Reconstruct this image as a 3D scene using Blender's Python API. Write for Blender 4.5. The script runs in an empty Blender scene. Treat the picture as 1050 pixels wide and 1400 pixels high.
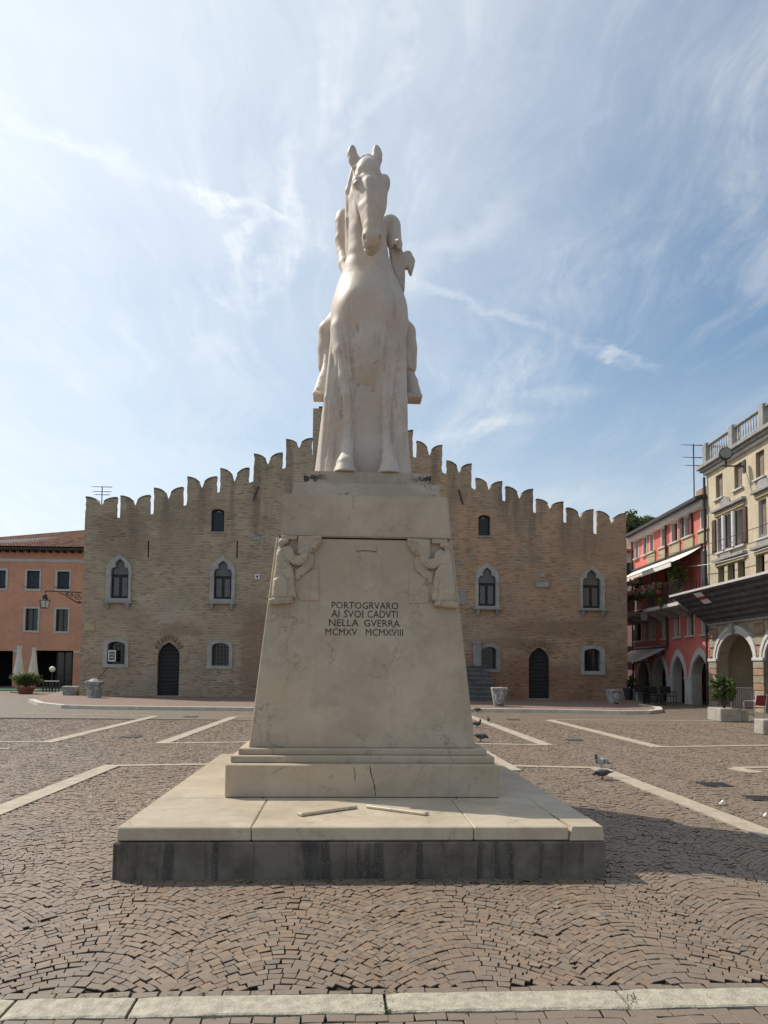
import bpy, bmesh, math, random
import numpy as np
from mathutils import Vector, Matrix
from mathutils.geometry import delaunay_2d_cdt
random.seed(7)
scene = bpy.context.scene
COL = scene.collection
R = math.radians
# ------------------------------------------------------------------ camera
FPX = 1050.0; PITCH = R(3.5); ROLL = 0.010; EYE = 1.6
PY0 = 912.55 - FPX*math.tan(PITCH)
cam_d = bpy.data.cameras.new('camera'); cam = bpy.data.objects.new('camera', cam_d); COL.objects.link(cam)
cam_d.sensor_fit = 'HORIZONTAL'; cam_d.sensor_width = 36; cam_d.lens = 36*FPX/1050
cam_d.shift_y = (PY0-700)/1050; cam_d.clip_start = .1; cam_d.clip_end = 3000
CAMR = Matrix.Rotation(R(90)+PITCH, 3, 'X') @ Matrix.Rotation(ROLL, 3, 'Z')
cam.matrix_world = Matrix.Translation((0, 0, EYE)) @ CAMR.to_4x4()
scene.camera = cam
# ------------------------------------------------------------------ light
SUN = Vector((-.80, .52, 1.06)).normalized()
SUN_EL = math.asin(SUN.z); SUN_AZ = math.atan2(SUN.x, SUN.y)      # azimuth from +Y towards +X
sl = bpy.data.lights.new('sun', 'SUN'); sl.energy = 4.0; sl.angle = R(.53); sl.color = (1, .93, .83)
so = bpy.data.objects.new('sun', sl); COL.objects.link(so); so.location = (-30, 30, 50)
so.rotation_euler = SUN.to_track_quat('Z', 'Y').to_euler()
world = bpy.data.worlds.new('World'); scene.world = world; world.use_nodes = True
SKY_STRENGTH = .10
scene.view_settings.view_transform = 'Standard'; scene.view_settings.look = 'None'
scene.view_settings.gamma = 1; scene.view_settings.use_curve_mapping = False
scene.view_settings.exposure = 0.2

# ------------------------------------------------------------------ node helpers
def nd(nt, typ, ins=None, **props):
    n = nt.nodes.new(typ)
    for k, v in props.items(): setattr(n, k, v)
    for k, v in (ins or {}).items():
        s = n.inputs[k]
        if isinstance(v, bpy.types.NodeSocket): nt.links.new(v, s)
        elif isinstance(v, bpy.types.Node): nt.links.new(v.outputs[0], s)
        else:
            if s.type == 'RGBA' and not hasattr(v, '__len__'): v = (v, v, v, 1)
            elif s.type == 'RGBA' and len(v) == 3: v = (*v, 1)
            s.default_value = v
    return n
def mth(nt, op, a, b=None, c=None, clamp=False):
    d = {0: a}
    if b is not None: d[1] = b
    if c is not None: d[2] = c
    return nd(nt, 'ShaderNodeMath', d, operation=op, use_clamp=clamp).outputs[0]
def vm(nt, op, a, b=None):
    d = {0: a}
    if b is not None: d[1] = b
    n = nd(nt, 'ShaderNodeVectorMath', d, operation=op)
    return n.outputs['Value'] if op in ('DOT_PRODUCT', 'LENGTH', 'DISTANCE') else n.outputs[0]
def mix(nt, f, a, b, blend='MIX'):
    n = nt.nodes.new('ShaderNodeMix'); n.data_type = 'RGBA'; n.blend_type = blend; n.clamp_factor = True
    for s, v in ((n.inputs[0], f), (n.inputs[6], a), (n.inputs[7], b)):
        if isinstance(v, bpy.types.NodeSocket): nt.links.new(v, s)
        elif isinstance(v, bpy.types.Node): nt.links.new(v.outputs[0], s)
        elif s.type == 'RGBA': s.default_value = (*v, 1) if len(v) == 3 else v
        else: s.default_value = v
    return n.outputs[2]
def ramp(nt, f, lo, hi, a=0., b=1.):
    n = nd(nt, 'ShaderNodeMapRange', {0: f, 1: lo, 2: hi, 3: a, 4: b}, clamp=True, interpolation_type='SMOOTHSTEP')
    return n.outputs[0]
def noise(nt, v, scale, detail=4, rough=.55, dist=0., out=0, **k):
    n = nd(nt, 'ShaderNodeTexNoise', {'Vector': v, 'Scale': scale, 'Detail': detail, 'Roughness': rough, 'Distortion': dist}, **k)
    return n.outputs[out]
def mapping(nt, v, loc=(0,0,0), rot=(0,0,0), sc=(1,1,1)):
    return nd(nt, 'ShaderNodeMapping', {'Vector': v, 'Location': loc, 'Rotation': rot, 'Scale': sc}).outputs[0]
def new_mat(name):
    m = bpy.data.materials.new(name); m.use_nodes = True
    nt = m.node_tree; b = nt.nodes['Principled BSDF']
    return m, nt, b
def pos(nt): return nd(nt, 'ShaderNodeNewGeometry').outputs['Position']
def setb(nt, b, **k):
    for n, v in k.items():
        s = b.inputs[{'color': 'Base Color', 'rough': 'Roughness', 'spec': 'Specular IOR Level', 'metal': 'Metallic',
                      'normal': 'Normal', 'trans': 'Transmission Weight', 'alpha': 'Alpha', 'sheen': 'Sheen Weight'}[n]]
        if isinstance(v, bpy.types.NodeSocket): nt.links.new(v, s)
        elif hasattr(v, '__len__') and len(v) == 3 and s.type == 'RGBA': s.default_value = (*v, 1)
        else: s.default_value = v
def bump(nt, h, strength=.5, dist=.01, normal=None):
    d = {'Height': h, 'Strength': strength, 'Distance': dist}
    if normal is not None: d['Normal'] = normal
    return nd(nt, 'ShaderNodeBump', d).outputs[0]
def simple(name, col, rough=.7, var=.18, scale=2.5, bmp=.2, bscale=30, bdist=.004, metal=0, spec=.35, col2=None, stain=0., stcol=None):
    """plain surface with two scales of mottling, grain and optional rain streaks"""
    m, nt, b = new_mat(name); p = pos(nt)
    n1 = noise(nt, p, scale, 5, .6); n2 = noise(nt, p, scale*7, 3, .6)
    lo = tuple(c*(1-var) for c in col); hi = col2 or tuple(min(1, c*(1+var)) for c in col)
    f = ramp(nt, mth(nt, 'ADD', mth(nt, 'MULTIPLY', n1, .65), mth(nt, 'MULTIPLY', n2, .35)), .36, .64)
    c = mix(nt, f, lo, hi)
    if stain:
        ps = mapping(nt, p, sc=(2.2, 2.2, .18))
        s = ramp(nt, noise(nt, ps, 1.6, 5, .65), .52, .75)
        c = mix(nt, mth(nt, 'MULTIPLY', s, stain), c, stcol or tuple(x*.45 for x in col))
    setb(nt, b, color=c, rough=rough, metal=metal, spec=spec)
    if bmp: setb(nt, b, normal=bump(nt, noise(nt, p, bscale, 4, .6), bmp, bdist))
    return m

# ------------------------------------------------------------------ mesh helpers
class MB:
    def __init__(s): s.v = []; s.f = []
    def add(s, vs, fs):
        o = len(s.v); s.v += [tuple(x) for x in vs]; s.f += [tuple(i+o for i in f) for f in fs]; return s
    def box(s, x0, x1, y0, y1, z0, z1, bev=0.):
        if bev <= 0:
            return s.add([(x0,y0,z0),(x1,y0,z0),(x1,y1,z0),(x0,y1,z0),(x0,y0,z1),(x1,y0,z1),(x1,y1,z1),(x0,y1,z1)],
                  [(3,2,1,0),(4,5,6,7),(0,1,5,4),(1,2,6,5),(2,3,7,6),(3,0,4,7)])
        b = min(bev, (x1-x0)*.4, (y1-y0)*.4, (z1-z0)*.4)
        bm = bmesh.new()
        vs = [bm.verts.new(p) for p in ((x0,y0,z0),(x1,y0,z0),(x1,y1,z0),(x0,y1,z0),(x0,y0,z1),(x1,y0,z1),(x1,y1,z1),(x0,y1,z1))]
        for f in ((3,2,1,0),(4,5,6,7),(0,1,5,4),(1,2,6,5),(2,3,7,6),(3,0,4,7)): bm.faces.new([vs[i] for i in f])
        bmesh.ops.bevel(bm, geom=bm.edges[:], offset=b, segments=1, affect='EDGES')
        return s.bm(bm)
    def bm(s, bm):
        bm.verts.index_update()
        s.add([v.co for v in bm.verts], [[v.index for v in f.verts] for f in bm.faces]); bm.free(); return s
    def hexa(s, p8):   # 8 corners: bottom 4 ccw, top 4 ccw
        return s.add(p8, [(3,2,1,0),(4,5,6,7),(0,1,5,4),(1,2,6,5),(2,3,7,6),(3,0,4,7)])
    def tube(s, pts, r, n=8, cap=True):
        pts = [Vector(p) for p in pts]; rs = r if hasattr(r, '__len__') else [r]*len(pts)
        vs = []; prev = None
        for i, p in enumerate(pts):
            t = (pts[min(i+1, len(pts)-1)]-pts[max(i-1, 0)]).normalized()
            if prev is None:
                a = Vector((0,0,1)) if abs(t.z) < .9 else Vector((1,0,0)); u = t.cross(a).normalized()
            else: u = (prev-t*prev.dot(t)).normalized()
            prev = u; w = t.cross(u)
            for k in range(n):
                a = 2*math.pi*k/n; vs.append(p+(u*math.cos(a)+w*math.sin(a))*rs[i])
        fs = [(i*n+k, i*n+(k+1)%n, (i+1)*n+(k+1)%n, (i+1)*n+k) for i in range(len(pts)-1) for k in range(n)]
        if cap: fs += [tuple(range(n-1, -1, -1)), tuple((len(pts)-1)*n+k for k in range(n))]
        return s.add(vs, fs)
    def lathe(s, prof, c=(0,0,0), n=16):
        vs = [(c[0]+r*math.cos(2*math.pi*k/n), c[1]+r*math.sin(2*math.pi*k/n), c[2]+z) for r, z in prof for k in range(n)]
        fs = [(i*n+k, i*n+(k+1)%n, (i+1)*n+(k+1)%n, (i+1)*n+k) for i in range(len(prof)-1) for k in range(n)]
        fs += [tuple(range(n-1, -1, -1)), tuple((len(prof)-1)*n+k for k in range(n))]
        return s.add(vs, fs)
    def plate(s, outline, holes=(), y0=0., y1=.3, reveal=None, back=True):
        """wall in the local xz plane, front at y0 (looking to -y), with through holes"""
        def area(p): return sum(p[i][0]*p[(i+1)%len(p)][1]-p[(i+1)%len(p)][0]*p[i][1] for i in range(len(p)))
        loops = [list(outline)]+[list(h) for h in holes]
        loops[0] = loops[0] if area(loops[0]) > 0 else loops[0][::-1]
        for i in range(1, len(loops)): loops[i] = loops[i] if area(loops[i]) < 0 else loops[i][::-1]
        pts = []; edges = []; rng = []
        for lp in loops:
            o = len(pts); pts += [Vector((p[0], p[1])) for p in lp]; n = len(lp)
            edges += [(o+i, o+(i+1) % n) for i in range(n)]; rng.append((o, n))
        V, E, F, *_ = delaunay_2d_cdt(pts, edges, [], 0, 1e-6)
        def inside(q, lp):
            c = False; n = len(lp)
            for i in range(n):
                a = lp[i]; b = lp[(i+1) % n]
                if (a[1] > q[1]) != (b[1] > q[1]) and q[0] < (b[0]-a[0])*(q[1]-a[1])/(b[1]-a[1])+a[0]: c = not c
            return c
        fs = []
        for t in F:
            q = sum((V[i] for i in t), Vector((0, 0)))/len(t)
            if inside(q, loops[0]) and not any(inside(q, h) for h in loops[1:]):
                a = sum(V[t[i]].x*V[t[(i+1) % 3]].y-V[t[(i+1) % 3]].x*V[t[i]].y for i in range(3))
                fs.append(tuple(t) if a > 0 else tuple(t[::-1]))
        s.add([(v.x, y0, v.y) for v in V], fs)
        if back: s.add([(v.x, y1, v.y) for v in V], [f[::-1] for f in fs])
        for i, lp in enumerate(loops):
            n = len(lp); d = y1 if (i == 0 or reveal is None) else y0+reveal
            s.add([(p[0], y0, p[1]) for p in lp]+[(p[0], d, p[1]) for p in lp], [(k, n+k, n+(k+1) % n, (k+1) % n) for k in range(n)])
        return s
    def build(s, name, mat, parent=None, smooth=False, loc=None):
        me = bpy.data.meshes.new(name); me.from_pydata(s.v, [], s.f)
        return link(name, me, mat, parent, smooth, loc)
def link(name, me, mat, parent=None, smooth=False, loc=None):
    if mat: me.materials.append(mat)
    if smooth: me.polygons.foreach_set('use_smooth', [True]*len(me.polygons))
    me.update()
    o = bpy.data.objects.new(name, me); COL.objects.link(o)
    if parent is not None: o.parent = parent
    if loc is not None: o.location = loc
    return o
def tag(o, label=None, cat=None, group=None, kind=None):
    if label: o['label'] = label
    if cat: o['category'] = cat
    if group: o['group'] = group
    if kind: o['kind'] = kind
    return o
def empty(name, loc, rz=0, label=None, cat=None, group=None, kind=None):
    o = bpy.data.objects.new(name, None); COL.objects.link(o); o.empty_display_size = .3
    o.location = loc; o.rotation_euler = (0, 0, rz)
    return tag(o, label, cat, group, kind)
def kids(o): return [c for c in bpy.data.objects if c.parent == o]
def dup(o, parent=None):
    c = o.copy(); COL.objects.link(c)
    if parent is not None: c.parent = parent
    for ch in kids(o): dup(ch, c)
    return c
def np_mesh(name, V, Q):
    me = bpy.data.meshes.new(name); k = Q.shape[1]
    me.vertices.add(len(V)); me.vertices.foreach_set('co', np.ascontiguousarray(V, dtype=np.float32).ravel())
    me.loops.add(Q.size); me.loops.foreach_set('vertex_index', np.ascontiguousarray(Q, dtype=np.int32).ravel())
    me.polygons.add(len(Q)); me.polygons.foreach_set('loop_start', np.arange(0, Q.size, k, dtype=np.int32))
    me.polygons.foreach_set('use_smooth', [False]*len(Q)); me.update(calc_edges=True); me.validate(); return me

# ------------------------------------------------------------------ photo geometry: where a sight line meets a real surface
def ray(px, py): return CAMR @ Vector(((px-525)/FPX, -(py-PY0)/FPX, -1))
def on_z(px, py, z=0.):
    d = ray(px, py); t = (z-EYE)/d.z; return Vector((0, 0, EYE))+d*t
class Frame:
    """upright local frame: x along the face, -y out of the face, z up"""
    def __init__(s, o, rz): s.o = Vector(o); s.rz = rz; s.m = Matrix.Rotation(rz, 3, 'Z'); s.i = s.m.transposed()
    def px(s, px, py, y=0.):
        d = s.i @ ray(px, py); c = s.i @ (Vector((0, 0, EYE))-s.o); t = (y-c.y)/d.y; q = c+d*t
        return (q.x, q.z)
    def pt(s, px, py, y=0.): q = s.px(px, py, y); return Vector((q[0], y, q[1]))
    def loc(s, w): return s.i @ (Vector(w)-s.o)
    def world(s, l): return s.m @ Vector(l)+s.o
    def rect(s, x0, x1, y0, y1, y=0.):
        a = s.px((x0+x1)/2, (y0+y1)/2, y); l = s.px(x0, (y0+y1)/2, y)[0]; r = s.px(x1, (y0+y1)/2, y)[0]
        t = s.px((x0+x1)/2, y0, y)[1]; b = s.px((x0+x1)/2, y1, y)[1]
        return l, r, b, t
def arch(u0, u1, z0, zs, zt, kind='round', n=9):
    """closed outline: jambs then an arch springing at zs with its crown at zt"""
    c = (u0+u1)/2; w = (u1-u0)/2; h = zt-zs; P = [(u0, z0), (u1, z0)]
    if kind in ('round', 'seg'):
        P += [(c+w*math.cos(math.pi*i/(2*n)*2), zs+h*math.sin(math.pi*i/(2*n)*2)) for i in range(0, n+1)]
        return P
    if kind == 'pointed': half = [(math.cos(a), math.sin(a)) for a in [i/n*1.0 for i in range(n+1)]]; half = [((1-(1-x)/(1-math.cos(1.0)))*1.0, y/math.sin(1.0)) for x, y in half]
    elif kind == 'trefoil': half = [(1,0),(1.02,.16),(.99,.3),(.9,.42),(.75,.48),(.56,.47),(.54,.56),(.55,.66),(.47,.78),(.3,.88),(.12,.95),(0,1)]
    elif kind == 'ogee': half = [(1,0),(1,.18),(.96,.36),(.86,.52),(.7,.65),(.5,.75),(.3,.83),(.14,.91),(0,1)]
    R_ = [(c+w*x, zs+h*y) for x, y in half]; L_ = [(c-w*x, zs+h*y) for x, y in half[::-1][1:]]
    return P+R_+L_

# ------------------------------------------------------------------ carving: signed distance field -> mesh
class SDF:
    def __init__(s, lo, hi, h):
        s.lo = np.array(lo, float); s.h = h; n = np.ceil((np.array(hi)-s.lo)/h).astype(int)+1
        s.ax = [s.lo[i]+h*np.arange(n[i]) for i in range(3)]; s.F = np.full(n, .25, np.float32)
    def _sl(s, lo, hi, pad):
        ix = []
        for i in range(3):
            a = int(np.floor((lo[i]-pad-s.lo[i])/s.h)); b = int(np.ceil((hi[i]+pad-s.lo[i])/s.h))+1
            a = max(a, 0); b = min(b, s.F.shape[i])
            if b <= a: return None
            ix.append(slice(a, b))
        return tuple(ix)
    def _ap(s, lo, hi, fn, k, sub):
        sl = s._sl(lo, hi, max(k, .02)+2*s.h)
        if sl is None: return s
        x = s.ax[0][sl[0]][:, None, None]; y = s.ax[1][sl[1]][None, :, None]; z = s.ax[2][sl[2]][None, None, :]
        d = fn(x, y, z).astype(np.float32); f = s.F[sl]
        if sub:
            d = -d; hh = np.maximum(k-np.abs(f-d), 0)/max(k, 1e-6); s.F[sl] = np.maximum(f, d)+hh*hh*k*.25
        else:
            hh = np.maximum(k-np.abs(f-d), 0)/max(k, 1e-6); s.F[sl] = np.minimum(f, d)-hh*hh*k*.25
        return s
    def cone(s, a, b, ra, rb=None, k=.03, sub=False, sq=(1, 1, 1)):
        rb = ra if rb is None else rb; a = np.array(a, float); b = np.array(b, float); ab = b-a; L = max(float(ab@ab), 1e-9); m = max(ra, rb)
        def fn(x, y, z):
            t = np.clip(((x-a[0])*ab[0]+(y-a[1])*ab[1]+(z-a[2])*ab[2])/L, 0, 1)
            return np.sqrt(((x-a[0]-t*ab[0])*sq[0])**2+((y-a[1]-t*ab[1])*sq[1])**2+((z-a[2]-t*ab[2])*sq[2])**2)-(ra+(rb-ra)*t)
        return s._ap(np.minimum(a, b)-m*1.6, np.maximum(a, b)+m*1.6, fn, k, sub)
    def path(s, pts, rs, k=.03, sub=False, sq=(1, 1, 1)):
        if not hasattr(rs, '__len__'): rs = [rs]*len(pts)
        P = [np.array(p, float) for p in pts]; m = max(rs)
        def fn(x, y, z):
            best = None
            for i in range(len(P)-1):
                a, b = P[i], P[i+1]; ab = b-a; L = max(float(ab@ab), 1e-9)
                t = np.clip(((x-a[0])*ab[0]+(y-a[1])*ab[1]+(z-a[2])*ab[2])/L, 0, 1); rr = t*t*(3-2*t) if len(P) > 2 else t
                d = np.sqrt(((x-a[0]-t*ab[0])*sq[0])**2+((y-a[1]-t*ab[1])*sq[1])**2+((z-a[2]-t*ab[2])*sq[2])**2)-(rs[i]+(rs[i+1]-rs[i])*t)
                best = d if best is None else np.minimum(best, d)-np.maximum(.02-np.abs(best-d), 0)**2/.08
            return best
        return s._ap(np.min(P, 0)-m*1.6, np.max(P, 0)+m*1.6, fn, k, sub)
    def ell(s, c, r, k=.05, sub=False, rot=None):
        c = np.array(c, float); r = np.array(r, float); m = max(r); M_ = np.array((rot or Matrix.Identity(3)).transposed())
        def fn(x, y, z):
            X = x-c[0]; Y = y-c[1]; Z = z-c[2]
            if rot is not None: X, Y, Z = (M_[0,0]*X+M_[0,1]*Y+M_[0,2]*Z, M_[1,0]*X+M_[1,1]*Y+M_[1,2]*Z, M_[2,0]*X+M_[2,1]*Y+M_[2,2]*Z)
            k0 = np.sqrt((X/r[0])**2+(Y/r[1])**2+(Z/r[2])**2); k1 = np.sqrt((X/r[0]**2)**2+(Y/r[1]**2)**2+(Z/r[2]**2)**2)
            return k0*(k0-1)/np.maximum(k1, 1e-6)
        e = r if rot is None else np.array((m, m, m))
        return s._ap(c-e, c+e, fn, k, sub)
    def box(s, c, hf, rd=.02, k=.02, sub=False, rz=0., taper=0.):
        c = np.array(c, float); hf = np.array(hf, float); ca, sa = math.cos(rz), math.sin(rz)
        def fn(x, y, z):
            X = x-c[0]; Y = y-c[1]; Z = (z-c[2])+0*X+0*Y; X, Y = ca*X+sa*Y, -sa*X+ca*Y
            w = 1+taper*Z/hf[2]
            q0 = np.abs(X)-hf[0]*w+rd; q1 = np.abs(Y)-hf[1]*w+rd; q2 = np.abs(Z)-hf[2]+rd
            return np.sqrt(np.maximum(q0, 0)**2+np.maximum(q1, 0)**2+np.maximum(q2, 0)**2)+np.minimum(np.maximum(q0, np.maximum(q1, q2)), 0)-rd
        e = hf*(1+abs(taper)); e = np.array((max(e[0], e[1]*abs(sa)+e[0]), max(e[1], e[0]*abs(sa)+e[1]), hf[2]))
        return s._ap(c-e, c+e, fn, k, sub)
    def relief(s, pts, front, thick, rd=.012, k=.01, sub=False):
        """extruded outline in the xz plane; front(z) is its face, thick how far it runs back"""
        P = np.array(pts, float); lo = P.min(0); hi = P.max(0); ys = [front(lo[1]), front(hi[1])]
        def fn(x, y, z):
            X = x[:, 0, 0][:, None]; Z = z[0, 0, :][None, :]; d2 = None; ins = np.zeros((X.shape[0], Z.shape[1]), bool)
            for i in range(len(P)):
                a, b = P[i], P[(i+1) % len(P)]; e = b-a; t = np.clip(((X-a[0])*e[0]+(Z-a[1])*e[1])/max(e@e, 1e-12), 0, 1)
                q = (X-a[0]-t*e[0])**2+(Z-a[1]-t*e[1])**2; d2 = q if d2 is None else np.minimum(d2, q)
                c = ((a[1] > Z) != (b[1] > Z)) & (X < (b[0]-a[0])*(Z-a[1])/(b[1]-a[1]+1e-12)+a[0]); ins ^= c
            sd = np.where(ins, -np.sqrt(d2), np.sqrt(d2))[:, None, :]+rd
            yc = front(z)+thick/2; dy = np.abs(y-yc)-thick/2+rd; sd = sd+0*y; dy = dy+0*sd
            return np.sqrt(np.maximum(sd, 0)**2+np.maximum(dy, 0)**2)+np.minimum(np.maximum(sd, dy), 0)-rd
        return s._ap((lo[0], min(ys), lo[1]), (hi[0], max(ys)+thick, hi[1]), fn, k, sub)
    def floor(s, z):
        zz = s.ax[2][None, None, :]; s.F = np.maximum(s.F, (z-zz).astype(np.float32)+0*s.F); return s
    def rough(s, amp, sc, seed=0):
        rg = np.random.default_rng(seed); x = s.ax[0][:, None, None]; y = s.ax[1][None, :, None]; z = s.ax[2][None, None, :]
        for i in range(4):
            w = rg.normal(size=3)*sc*(1+i*.7); ph = rg.random(3)*6
            s.F = s.F+(amp/(1+i*.5)*np.sin(w[0]*x+ph[0]+1.3*np.sin(w[1]*y))*np.sin(w[1]*y+ph[1]+w[2]*z)).astype(np.float32)
        return s
    def mesh(s, name):
        F = s.F; F[0] = F[-1] = .2; F[:, 0] = F[:, -1] = .2; F[:, :, 0] = F[:, :, -1] = .2
        ins = F < 0; cnt = np.zeros(np.array(F.shape)-1, np.uint8); nx, ny, nz = F.shape
        cor = [(i, j, k) for i in (0, 1) for j in (0, 1) for k in (0, 1)]
        for i, j, k in cor: cnt += ins[i:nx-1+i, j:ny-1+j, k:nz-1+k]
        act = np.argwhere((cnt > 0) & (cnt < 8)); vals = np.stack([F[act[:, 0]+i, act[:, 1]+j, act[:, 2]+k] for i, j, k in cor], 1)
        P = np.zeros((len(act), 3)); n = np.zeros(len(act))
        for a in range(8):
            for b in range(a+1, 8):
                if sum(abs(cor[a][q]-cor[b][q]) for q in range(3)) != 1: continue
                va, vb = vals[:, a], vals[:, b]; c = (va < 0) != (vb < 0)
                t = np.where(c, va/np.where(c, va-vb, 1), 0)
                P += np.where(c[:, None], np.array(cor[a])+t[:, None]*(np.array(cor[b])-np.array(cor[a])), 0); n += c
        V = s.lo+(act+P/n[:, None])*s.h
        idx = np.full(cnt.shape, -1, np.int32); idx[act[:, 0], act[:, 1], act[:, 2]] = np.arange(len(act))
        Qs = []
        for ax in range(3):
            o = [(1, 2), (2, 0), (0, 1)][ax]
            sa = [slice(None)]*3; sb = [slice(None)]*3; sa[ax] = slice(0, -1); sb[ax] = slice(1, None)
            A = ins[tuple(sa)]; B = ins[tuple(sb)]; e = np.argwhere(A != B)
            e = e[(e[:, o[0]] > 0) & (e[:, o[1]] > 0) & (e[:, o[0]] < F.shape[o[0]]-1) & (e[:, o[1]] < F.shape[o[1]]-1)]
            fl = A[e[:, 0], e[:, 1], e[:, 2]]
            def cell(d0, d1):
                q = e.copy(); q[:, o[0]] -= d0; q[:, o[1]] -= d1; return idx[q[:, 0], q[:, 1], q[:, 2]]
            q = np.stack([cell(1, 1), cell(0, 1), cell(0, 0), cell(1, 0)], 1); q[~fl] = q[~fl][:, ::-1]; Qs.append(q)
        return np_mesh(name, V, np.concatenate(Qs))
# ------------------------------------------------------------------ sky
def build_sky():
    nt = world.node_tree; nt.nodes.clear()
    sky = nd(nt, 'ShaderNodeTexSky', sky_type='NISHITA', sun_disc=False, sun_elevation=SUN_EL, sun_rotation=SUN_AZ,
             altitude=20, air_density=1.0, dust_density=1.0, ozone_density=1.0)
    d = nd(nt, 'ShaderNodeTexCoord').outputs['Generated']
    sp = nd(nt, 'ShaderNodeSeparateXYZ', {0: d}); z = mth(nt, 'MAXIMUM', sp.outputs[2], 0.0)
    k = mth(nt, 'DIVIDE', 1.0, mth(nt, 'ADD', z, .12))
    p = vm(nt, 'MULTIPLY', d, nd(nt, 'ShaderNodeCombineXYZ', {0: k, 1: k, 2: 0.0}).outputs[0])     # the flat cloud layer overhead
    wob = nd(nt, 'ShaderNodeTexNoise', {'Vector': p, 'Scale': 1.1, 'Detail': 3}).outputs['Color']
    pw = vm(nt, 'ADD', p, vm(nt, 'MULTIPLY', vm(nt, 'SUBTRACT', wob, (.5, .5, .5)), (.55, .55, 0)))
    def streak(rot, sx, sy, scale, lo, hi, loc=(0, 0, 0)):
        q = mapping(nt, pw, loc=loc, rot=(0, 0, R(rot)), sc=(sx, sy, 1))
        return ramp(nt, noise(nt, q, scale, 7, .70, .3), lo, hi)
    c1 = streak(12, 1, .28, 2.0, .42, .72)
    c2 = streak(-38, 1, .22, 2.6, .44, .74, (3.1, 1.7, 0))
    c3 = streak(62, 1, .3, 1.6, .44, .76, (7.3, 4.2, 0))
    fil = ramp(nt, noise(nt, mapping(nt, pw, rot=(0, 0, R(20)), sc=(1, .12, 1)), 7.0, 5, .7, .2), .46, .72)
    patch = ramp(nt, noise(nt, p, .75, 3, .5), .35, .62)
    cir = mth(nt, 'MULTIPLY', mth(nt, 'MULTIPLY', mth(nt, 'MAXIMUM', mth(nt, 'MAXIMUM', c1, c2), c3), mth(nt, 'ADD', mth(nt, 'MULTIPLY', fil, .55), .45)), mth(nt, 'ADD', mth(nt, 'MULTIPLY', patch, .65), .40))
    sx = nd(nt, 'ShaderNodeSeparateXYZ', {0: p})
    wn = nd(nt, 'ShaderNodeSeparateXYZ', {0: vm(nt, 'ADD', p, vm(nt, 'MULTIPLY', vm(nt, 'SUBTRACT', nd(nt, 'ShaderNodeTexNoise', {'Vector': p, 'Scale': 5.5, 'Detail': 4, 'Roughness': .65}).outputs['Color'], (.5, .5, .5)), (.21, .21, 0)))})
    brk = mth(nt, 'MULTIPLY', ramp(nt, noise(nt, p, 4.2, 4, .65), .28, .56), mth(nt, 'ADD', .35, mth(nt, 'MULTIPLY', fil, .65)))
    def trail(a, b, w, seed, amp):       # a spread-out condensation trail between two points of the layer
        ax, ay = a; bx, by = b; L = math.hypot(bx-ax, by-ay); tx, ty = (bx-ax)/L, (by-ay)/L
        dx = mth(nt, 'SUBTRACT', wn.outputs[0], ax); dy = mth(nt, 'SUBTRACT', wn.outputs[1], ay)
        dist = mth(nt, 'ABSOLUTE', mth(nt, 'SUBTRACT', mth(nt, 'MULTIPLY', dx, ty), mth(nt, 'MULTIPLY', dy, tx)))
        al = mth(nt, 'ADD', mth(nt, 'MULTIPLY', dx, tx), mth(nt, 'MULTIPLY', dy, ty))
        f = mth(nt, 'MULTIPLY', ramp(nt, dist, w*.6, 0), mth(nt, 'MULTIPLY', ramp(nt, al, -.12, .08), ramp(nt, al, L+.12, L-.08)))
        return mth(nt, 'MULTIPLY', f, min(1., amp*1.5))
    def lay(px, py):
        r = ray(px, py).normalized(); return (r.x/(r.z+.12), r.y/(r.z+.12))
    T = [trail(lay(-60, 120), lay(420, 325), .055, 1.3, .75), trail(lay(560, 375), lay(880, 505), .05, 4.1, .55),
         trail(lay(545, 0), lay(490, 190), .05, 7.7, .55), trail(lay(400, 190), lay(395, 330), .06, 9.2, .6), trail(lay(345, 250), lay(315, 470), .06, 5.2, .5),
         trail(lay(690, 280), lay(560, 385), .09, 2.9, .5), trail(lay(470, 20), lay(430, 200), .09, 6.4, .4),
         trail(lay(600, 600), lay(720, 570), .16, 8.4, .7), trail(lay(280, 480), lay(420, 320), .08, 12.4, .5), trail(lay(740, 537), lay(800, 534), .10, 3.3, .45)]
    tr = T[0]
    for t in T[1:]: tr = mth(nt, 'MAXIMUM', tr, t)
    tr = mth(nt, 'MULTIPLY', tr, brk)
    mu = vm(nt, 'DOT_PRODUCT', vm(nt, 'NORMALIZE', d), tuple(SUN))
    glow = ramp(nt, mu, .30, .98)
    milk = mth(nt, 'ADD', mth(nt, 'MULTIPLY', ramp(nt, noise(nt, pw, 1.0, 4, .55), .3, .75), .35), .65)
    veil = mth(nt, 'MULTIPLY', mth(nt, 'ADD', mth(nt, 'MULTIPLY', glow, .76), .06), milk)
    hor = mth(nt, 'MULTIPLY', ramp(nt, z, .44, .02), .60)
    cum = mth(nt, 'MULTIPLY', ramp(nt, noise(nt, mapping(nt, d, sc=(1, 1, 2.6)), 4.2, 6, .55), .5, .66), mth(nt, 'MULTIPLY', ramp(nt, z, .36, .1), .4))
    f = mth(nt, 'SUBTRACT', 1.0, veil, clamp=True)
    for t, g in ((cir, 1.0), (tr, 1.0), (hor, 1.0), (cum, 1.0)):
        f = mth(nt, 'MULTIPLY', f, mth(nt, 'SUBTRACT', 1.0, mth(nt, 'MULTIPLY', t, g), clamp=True))
    cl = mth(nt, 'SUBTRACT', 1.0, f)
    br = mth(nt, 'ADD', mth(nt, 'MULTIPLY', glow, CLOUD_GLOW), CLOUD_BASE)
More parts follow.
